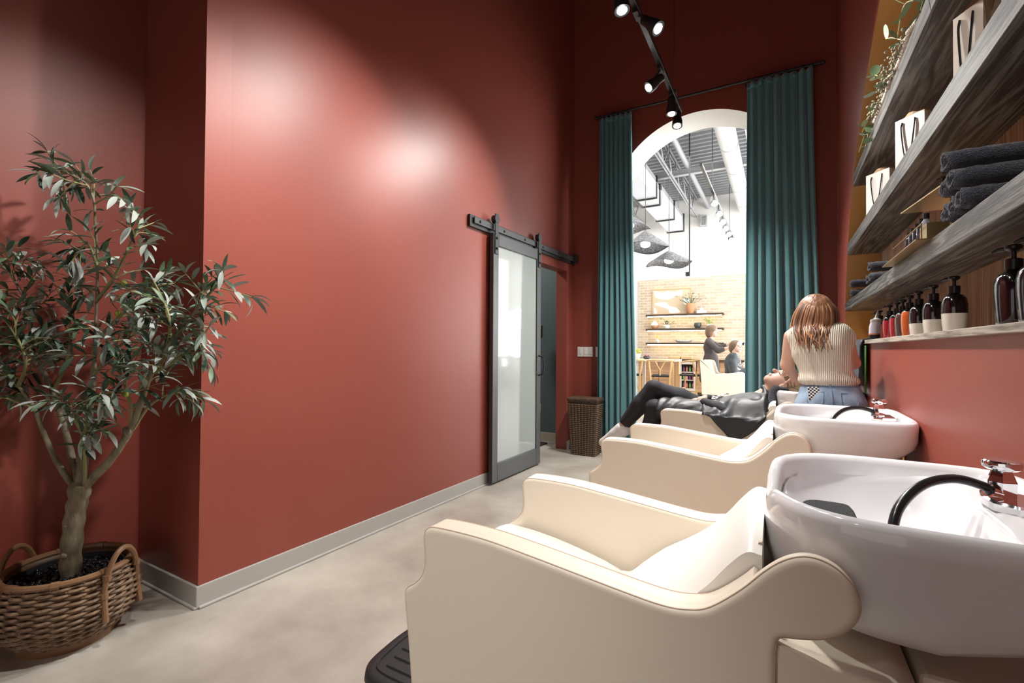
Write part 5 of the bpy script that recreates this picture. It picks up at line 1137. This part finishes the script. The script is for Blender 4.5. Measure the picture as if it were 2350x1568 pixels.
# wet blond hair combed back into the basin
BLOND = M('ash_blond_hair', (.40, .31, .19), .45, n=(40, (.13, .095, .055), (.15, 1, 1), .4, .62), bump=(60, .5, (.15, 1, 1)))
f3 = A3(hf)/np.linalg.norm(hf); u3 = A3(hu)-f3*(A3(hu)@f3); u3 /= np.linalg.norm(u3); s3 = np.cross(u3, f3); rt = np.stack([f3, s3, u3]); h0 = A3(hc)
hr = surf([ell_(h0+u3*.19*HH-f3*.13*HH, (.44*HH, .39*HH, .36*HH), rt), cap(h0+u3*.3*HH-f3*.25*HH, h0+u3*.45*HH-f3*.55*HH, .06, .03, k=.03)], .006).obj('hair', BLOND, pc, angle=180)
lk_ = []
for i in range(18):
    a = -1.25+2.5*i/17; s_ = math.sin(a); c_ = math.cos(a)
    p0 = h0+u3*(.40*HH*c_)+f3*.24*HH+s3*.37*HH*s_; p1 = h0+u3*(.50*HH*c_+.05*HH)-f3*.05*HH+s3*.42*HH*s_; p2 = h0+u3*.50*HH-f3*.40*HH+s3*.34*HH*s_; p3 = h0+u3*.50*HH-f3*.62*HH+s3*.2*HH*s_
    lk_.append([tuple(p0), tuple(p1), tuple(p2), tuple(p3)])
hair_tufts(hr, lk_, BLOND, .011)
for sgn in (-1, 1):
    e0 = h0+u3*.035*HH+f3*.375*HH+s3*sgn*.16*HH
    G().tube([tuple(e0-s3*.07*HH+f3*-.004), tuple(e0+f3*.006-u3*.004), tuple(e0+s3*.07*HH-f3*.004)], .0022, 6).obj('closed_eye', EYE, pc)
    b0 = e0+u3*.10*HH+f3*.012; G().tube([tuple(b0-s3*.08*HH-f3*.006), tuple(b0+u3*.01*HH), tuple(b0+s3*.08*HH-f3*.006)], .0026, 6).obj('eyebrow', BROW, pc)
m0 = h0-u3*.25*HH+f3*.425*HH; G().tube([tuple(m0-s3*.11*HH-f3*.012), tuple(m0), tuple(m0+s3*.11*HH-f3*.012)], [.003, .0055, .003], 8).obj('mouth', LIP, pc)
CTX = M('cape_lettering', (.80, .80, .78), .6)
def lettering(parent, txt, size, loc, xa, ya):
    """flat printed letters as mesh strokes on a cape"""
    STROKE = {'d': [[(.55, 1), (.55, 0)], [(.55, .15), (.3, 0), (.05, .2), (.05, .42), (.3, .6), (.55, .45)]], 'o': [[(.3, .6), (.05, .42), (.05, .18), (.3, 0), (.55, .18), (.55, .42), (.3, .6)]], 'v': [[(.02, .6), (.28, 0), (.55, .6)]]}
    L = A3(loc); xa = A3(xa); ya = A3(ya); nz = np.cross(xa, ya); x = 0
    for ch in txt:
        for st in STROKE[ch]:
            P = crom(st, 4) if len(st) > 3 else st; G().tube([tuple(L+xa*(x+a)*size+ya*b*size+nz*.002) for a, b in P], size*.085, 6, flat=.4).obj('lettering', CTX, parent)
        x += .8
lettering(pc, 'dov', .075, (-.42, yc-.02, .812), (.62, .55, .235), (-.66, .75, 0.0))

# ---------------------------------------------------------------- stylist with back to the camera
ps = thing('person', 'stylist in cream ribbed sleeveless top and blue jeans, seen from behind', 'person', (.225, 2.98, 0))
Sy = 2.98
HC = (.165, Sy+.10, 1.365); sbody = head(HC, (-.35, .85, -.40), (-.05, .35, 1), .20)
sL, sR = (.055, Sy+.06, 1.245), (.285, Sy+.06, 1.255); eL, wL = (.030, Sy+.10, 1.085), (.075, Sy+.36, 1.00); eR, wR = (.35, Sy+.25, 1.10), (.16, Sy+.50, 1.03)
sbody += [cap((.165, Sy+.08, 1.31), (.168, Sy+.05, 1.25), .042, .048, k=.03), cap((.09, Sy+.05, 1.25), (.255, Sy+.05, 1.255), .05, k=.04), ell_((.18, Sy+.03, 1.16), (.118, .085, .115), k=.05), ell_((.21, Sy+.0, 1.03), (.105, .075, .10), k=.05), ell_((.225, Sy-.01, .91), (.135, .095, .10), k=.05)]
sbody += chain([sL, eL], [.042, .033], k=.02)+chain([eL, wL], [.033, .023], k=.015)+chain([sR, eR], [.042, .033], k=.02)+chain([eR, wR], [.033, .023], k=.015)
sbody += hand(wL, (-.05, .95, -.2), (.2, -.1, -1), .15, .5, -1)+hand(wR, (-.5, .8, -.25), (-.2, -.1, -1), .15, .5, 1)
for sx in (-1, 1): sbody += chain([(.225+sx*.07, Sy-.01, .88), (.225+sx*.08, Sy-.005, .47), (.225+sx*.085, Sy+.01, .08)], [.085, .055, .035], k=.03)+chain([(.225+sx*.085, Sy+.01, .08), (.225+sx*.09, Sy+.03, .04), (.225+sx*.095, Sy+.13, .03)], [.036, .036, .026], k=.02)
surf(sbody, .0065).obj('body', SKIN, ps, angle=180)
DENIM = M('light_denim', (.20, .29, .42), .8, n=(14, (.36, .47, .60), (1, 1, .6), .35, .68), bump=(420, .25)); SEAM = M('denim_seam', (.13, .19, .30), .8)
jeans = [ell_((.222, Sy-.005, .965), (.128, .090, .075), k=.04), ell_((.225, Sy-.012, .90), (.148, .108, .11), k=.04), ell_((.155, Sy-.055, .875), (.07, .06, .085), k=.03), ell_((.295, Sy-.055, .875), (.07, .06, .085), k=.03)]
for sx in (-1, 1): jeans += chain([(.225+sx*.07, Sy-.01, .86), (.225+sx*.08, Sy-.005, .47), (.225+sx*.085, Sy+.01, .10)], [.092, .066, .052], k=.03)
jn = surf(jeans, .008, .02).obj('jeans', DENIM, ps, angle=180)
def jy(x, z):   # rear surface of the jeans
    best = Sy
    for c_, r_ in (((.222, Sy-.005, .965), (.128, .090, .075)), ((.225, Sy-.012, .90), (.148, .108, .11)), ((.155, Sy-.055, .875), (.07, .06, .085)), ((.295, Sy-.055, .875), (.07, .06, .085))):
        q = 1-((x-c_[0])/r_[0])**2-((z-c_[2])/r_[2])**2
        if q > 0: best = min(best, c_[1]-r_[1]*math.sqrt(q))
    return best-.006
for x0 in (.115, .262):
    G().tube(crom([(x, jy(x, z), z) for x, z in ((x0, .955), (x0+.005, .90), (x0+.035, .865), (x0+.068, .90), (x0+.075, .958))], 4), .0022, 5).obj('pocket_seam', SEAM, jn)
    G().tube([(x, jy(x, z), z) for x, z in ((x0, .955), (x0+.025, .953), (x0+.05, .955), (x0+.075, .958))], .003, 5).obj('pocket_edge', SEAM, jn)
G().tube([(x, jy(x, z), z) for x, z in ((.222, 1.0), (.224, .96), (.226, .92), (.228, .88))], .0025, 5).obj('rear_seam', SEAM, jn)
G().tube([(x, jy(x, .985)-.001, .985) for x in np.linspace(.12, .33, 12)], .003, 5).obj('waistband_seam', SEAM, jn)
G().box(.211, .221, jy(.216, .985)-.004, jy(.216, .985)+.004, .968, 1.008).obj('belt_loop', DENIM, jn, smooth=False)
for sx in (-1, 1): surf([cap((.225+sx*.09, Sy-.02, .04), (.225+sx*.095, Sy+.13, .035), .042, .034), cap((.225+sx*.087, Sy, .09), (.225+sx*.09, Sy, .05), .045)], .008).obj('shoe', SHOE, ps, angle=180)
KNIT = M('ribbed_knit', (.70, .64, .53), .85)
nt = KNIT.node_tree; tc = nt.nodes.new('ShaderNodeTexCoord'); wv = nt.nodes.new('ShaderNodeTexWave'); wv.inputs['Scale'].default_value = 38; wv.inputs['Distortion'].default_value = .6; wv.inputs['Detail'].default_value = 1
bp = nt.nodes.new('ShaderNodeBump'); bp.inputs['Strength'].default_value = .9; bp.inputs['Distance'].default_value = .004
nt.links.new(tc.outputs['Object'], wv.inputs['Vector']); nt.links.new(wv.outputs[1], bp.inputs['Height']); nt.links.new(bp.outputs[0], nt.nodes['Principled BSDF'].inputs['Normal'])
top = [cap((.085, Sy+.04, 1.248), (.262, Sy+.04, 1.255), .058, k=.04), cap((.262, Sy+.04, 1.255), (.30, Sy+.055, 1.235), .055, .045, k=.03), ell_((.185, Sy+.02, 1.16), (.136, .10, .12), k=.05), ell_((.205, Sy-.0, 1.07), (.118, .088, .10), k=.04), ell_((.215, Sy-.008, 1.012), (.138, .098, .05), k=.03)]
surf(top, .0065, .03).obj('sleeveless_top', KNIT, ps, angle=180)
HAIR = M('auburn_hair', (.20, .085, .045), .42, n=(30, (.40, .21, .11), (1, 1, .12), .38, .66), bump=(70, .6, (1, 1, .08))); HAIRD = M('auburn_hair_dark', (.11, .05, .03), .45)
h0 = A3(HC)
hb_ = surf([ell_(h0+A3((0, -.012, .018)), (.088, .098, .098)), ell_(h0+A3((.0, -.045, -.04)), (.092, .065, .085), k=.03), ell_(h0+A3((-.012, -.062, -.085)), (.080, .040, .045), k=.04)], .006, .03).obj('hair', HAIR, ps, angle=180)
hr_ = random.Random(4); LK = []
for i in range(70):
    u_ = i/69; a = -1.5+3.0*u_; ca, sa = math.cos(a), math.sin(a); o1, o2, o3 = hr_.uniform(-.012, .012), hr_.uniform(-.016, .016), hr_.uniform(-.03, .03)
    top_ = (h0[0]+.03*sa, h0[1]-.04-.02*ca, h0[2]+.105)
    m1 = (h0[0]+.090*sa+o1*.5, h0[1]-.03-.080*ca, h0[2]+.025); m2 = (h0[0]+.100*sa-.010+o1, h0[1]-.035-.085*ca, h0[2]-.055)
    m3 = (h0[0]+.092*sa-.014+o2, h0[1]-.055-.105*max(0, ca)**.7, h0[2]-.105); zl = -.150-.035*max(0, ca)+hr_.uniform(-.028, .015)
    fin = (h0[0]+.080*sa-.004+o3, h0[1]-.07-.125*max(0, ca)**.6+hr_.uniform(-.006, .006), h0[2]+zl); LK.append([top_, m1, m2, m3, fin])
hair_tufts(hb_, LK[::3], HAIR, .0085); hair_tufts(hb_, LK[1::3], HAIRD, .007); hair_tufts(hb_, LK[2::3], M('copper_hair', (.42, .21, .10), .4), .0065)
# phone in the checked case
chk = M('checked_case', (.8, .8, .8), .4); nt = chk.node_tree; tc = nt.nodes.new('ShaderNodeTexCoord'); ck = nt.nodes.new('ShaderNodeTexChecker'); ck.inputs['Scale'].default_value = 118; ck.inputs[1].default_value = (.78, .78, .78, 1); ck.inputs[2].default_value = (.012, .012, .012, 1)
nt.links.new(tc.outputs['Object'], ck.inputs[0]); nt.links.new(ck.outputs[0], nt.nodes['Principled BSDF'].inputs['Base Color'])
py_ = jy(.147, .955)-.004
ph_ = G().box(-.026, .026, -.004, .004, -.035, .032).obj('phone', chk, None, smooth=False, bevel=.003); ph_.location = (.147, py_-.004, .95); ph_.rotation_euler = (math.radians(-12), math.radians(-6), 0); tag(ph_, 'phone in a black and white checked case in the jeans pocket', 'phone')

# ---------------------------------------------------------------- standing stylist in the far room
P0 = (-1.27, 10.62)
pf = thing('person', 'stylist in a dark grey dress drying hair in the far room', 'person', (P0[0], P0[1], 0))
X, Yp = P0
fb = head((X+.03, Yp, 1.555), (1, -.12, -.10), (.06, 0, 1), .225)+[cap((X+.005, Yp, 1.46), (X-.03, Yp, 1.38), .045, .055, k=.03), cap((X-.03, Yp-.12, 1.36), (X-.03, Yp+.12, 1.36), .055, k=.04), ell_((X-.035, Yp, 1.22), (.10, .15, .16), k=.05), ell_((X-.01, Yp, 1.02), (.10, .145, .14), k=.05), ell_((X, Yp, .90), (.12, .17, .13), k=.05)]
for sx in (-1, 1): fb += chain([(X, Yp+sx*.08, .86), (X+.01, Yp+sx*.08, .48), (X-.01, Yp+sx*.08, .08), (X+.13, Yp+sx*.08, .04)], [.09, .06, .04, .03], k=.03)
n_e, n_w, f_e, f_w = (X+.16, Yp-.20, 1.16), (X+.40, Yp-.20, 1.22), (X+.18, Yp+.18, 1.20), (X+.38, Yp+.10, 1.31)
fb += chain([(X-.03, Yp-.16, 1.33), n_e, n_w], [.05, .04, .028], k=.03)+chain([(X-.03, Yp+.16, 1.33), f_e, f_w], [.05, .04, .028], k=.03)+hand(n_w, (1, -.1, .1), (0, 1, -.3), .17, .5, 1)+hand(f_w, (1, -.2, .1), (0, -.5, -1), .17, .7, -1)
surf(fb, .009).obj('body', SKIN, pf, angle=180)
DRS = M('taupe_black_dress', (.075, .062, .062), .8)
surf([cap((X-.03, Yp-.12, 1.355), (X-.03, Yp+.12, 1.355), .065, k=.04), ell_((X-.035, Yp, 1.22), (.115, .165, .165), k=.05), ell_((X-.01, Yp, 1.03), (.115, .16, .14), k=.05), cap((X, Yp, .95), (X-.02, Yp, .58), .15, .21, k=.06)]+chain([(X-.03, Yp-.16, 1.33), n_e, (X+.24, Yp-.2, 1.18)], [.062, .062, .055], k=.03)+chain([(X-.03, Yp+.16, 1.33), f_e, (X+.26, Yp+.15, 1.25)], [.062, .062, .055], k=.03), .012, .03).obj('dress', DRS, pf, angle=180)
BRH = M('brown_bob_hair', (.17, .105, .065), .45, bump=(60, .5, (1, 1, .1)))
surf([ell_((X+.005, Yp, 1.60), (.115, .10, .098)), ell_((X-.03, Yp, 1.52), (.085, .10, .11), k=.04)], .009, .03).obj('hair', BRH, pf, angle=180)
G().tube([(X+.125, Yp-.05, 1.575), (X+.13, Yp-.04, 1.577)], .006, 6).obj('eye', EYE, pf)
dryer = thing('hair_dryer', 'white and black hair dryer held by the far stylist', 'hair dryer', (X+.45, Yp+.06, 1.31))
G().tube([(X+.40, Yp+.08, 1.37), (X+.50, Yp+.04, 1.34), (X+.60, Yp, 1.30)], [.035, .034, .028], 14).obj('barrel', WCER, dryer); G().tube([(X+.44, Yp+.07, 1.35), (X+.43, Yp+.08, 1.24)], .018, 10).obj('grip', BPUMP, dryer); G().tube([(X+.60, Yp, 1.30), (X+.63, Yp-.01, 1.287)], .03, 14).obj('nozzle', BPUMP, dryer)
# ---------------------------------------------------------------- caped client in the styling chair
px, py2 = -.775, 10.06
pq = thing('person', 'seated client in a dark cape having hair dried in the far room', 'person', (px, py2, .52))
qb = head((px+.03, py2, 1.235), (.75, -.65, -.02), (0, 0, 1), .225)+[cap((px, py2, 1.14), (px-.02, py2, 1.04), .048, .055, k=.03), cap((px-.03, py2-.15, 1.02), (px-.03, py2+.15, 1.02), .06, k=.04), ell_((px-.05, py2, .87), (.11, .16, .17), k=.05), ell_((px-.06, py2, .66), (.13, .17, .12), k=.05)]
for sx in (-1, 1): qb += chain([(px-.04, py2+sx*.09, .62), (px+.36, py2+sx*.09, .60), (px+.40, py2+sx*.09, .16), (px+.52, py2+sx*.09, .12)], [.085, .06, .04, .03], k=.03)
qb += chain([(px-.03, py2-.15, 1.0), (px+.02, py2-.22, .80), (px+.20, py2-.08, .74)], [.05, .042, .03], k=.03)+chain([(px-.03, py2+.15, 1.0), (px+.02, py2+.22, .80), (px+.20, py2+.08, .74)], [.05, .042, .03], k=.03)+hand((px+.20, py2-.08, .74), (1, .4, 0), (0, 0, -1), .16, .4)+hand((px+.20, py2+.08, .74), (1, -.4, 0), (0, 0, -1), .16, .4, -1)
surf(qb, .009).obj('body', SKIN2, pq, angle=180)
CAPE2 = M('charcoal_cape', (.045, .052, .058), .6)
surf([cap((px-.02, py2-.16, 1.03), (px-.02, py2+.16, 1.03), .082, k=.04), ell_((px-.04, py2, .90), (.15, .23, .20), k=.05), cap((px-.03, py2-.21, .93), (px+.0, py2-.25, .76), .07, .075, k=.05), cap((px-.03, py2+.21, .93), (px+.0, py2+.25, .76), .07, .075, k=.05), ell_((px+.12, py2, .74), (.30, .235, .09), k=.06), cap((px+.30, py2-.12, .68), (px+.30, py2+.12, .68), .09, k=.05)], .012, .04).obj('cape', CAPE2, pq, angle=180)
surf([ell_((px+.01, py2+.015, 1.265), (.105, .10, .098)), ell_((px-.045, py2+.045, 1.20), (.07, .07, .10), k=.04)], .009, .03).obj('hair', BRH, pq, angle=180)
f_ = A3((.75, -.65, 0)); f_ /= np.linalg.norm(f_); s_ = np.cross((0, 0, 1), f_); c0 = A3((px+.03, py2, 1.235))
for sg in (-1, 1):
    e0 = c0+f_*.083+s_*sg*.036+A3((0, 0, .008)); G().ball(tuple(e0), (.010, .010, .007), 8, 6).obj('eye', EYE, pq); G().tube([tuple(e0+s_*-.016+A3((0, 0, .02))), tuple(e0+s_*.016+A3((0, 0, .021)))], .004, 6).obj('eyebrow', BROW, pq)
m0 = c0+f_*.095-A3((0, 0, .057)); G().tube([tuple(m0-s_*.022), tuple(m0+f_*.004), tuple(m0+s_*.022)], .005, 6).obj('mouth', LIP, pq)
lettering(pq, 'dov', .10, (px+.085, py2-.26, .86), (.86, -.48, .16), (-.12, -.05, .99))
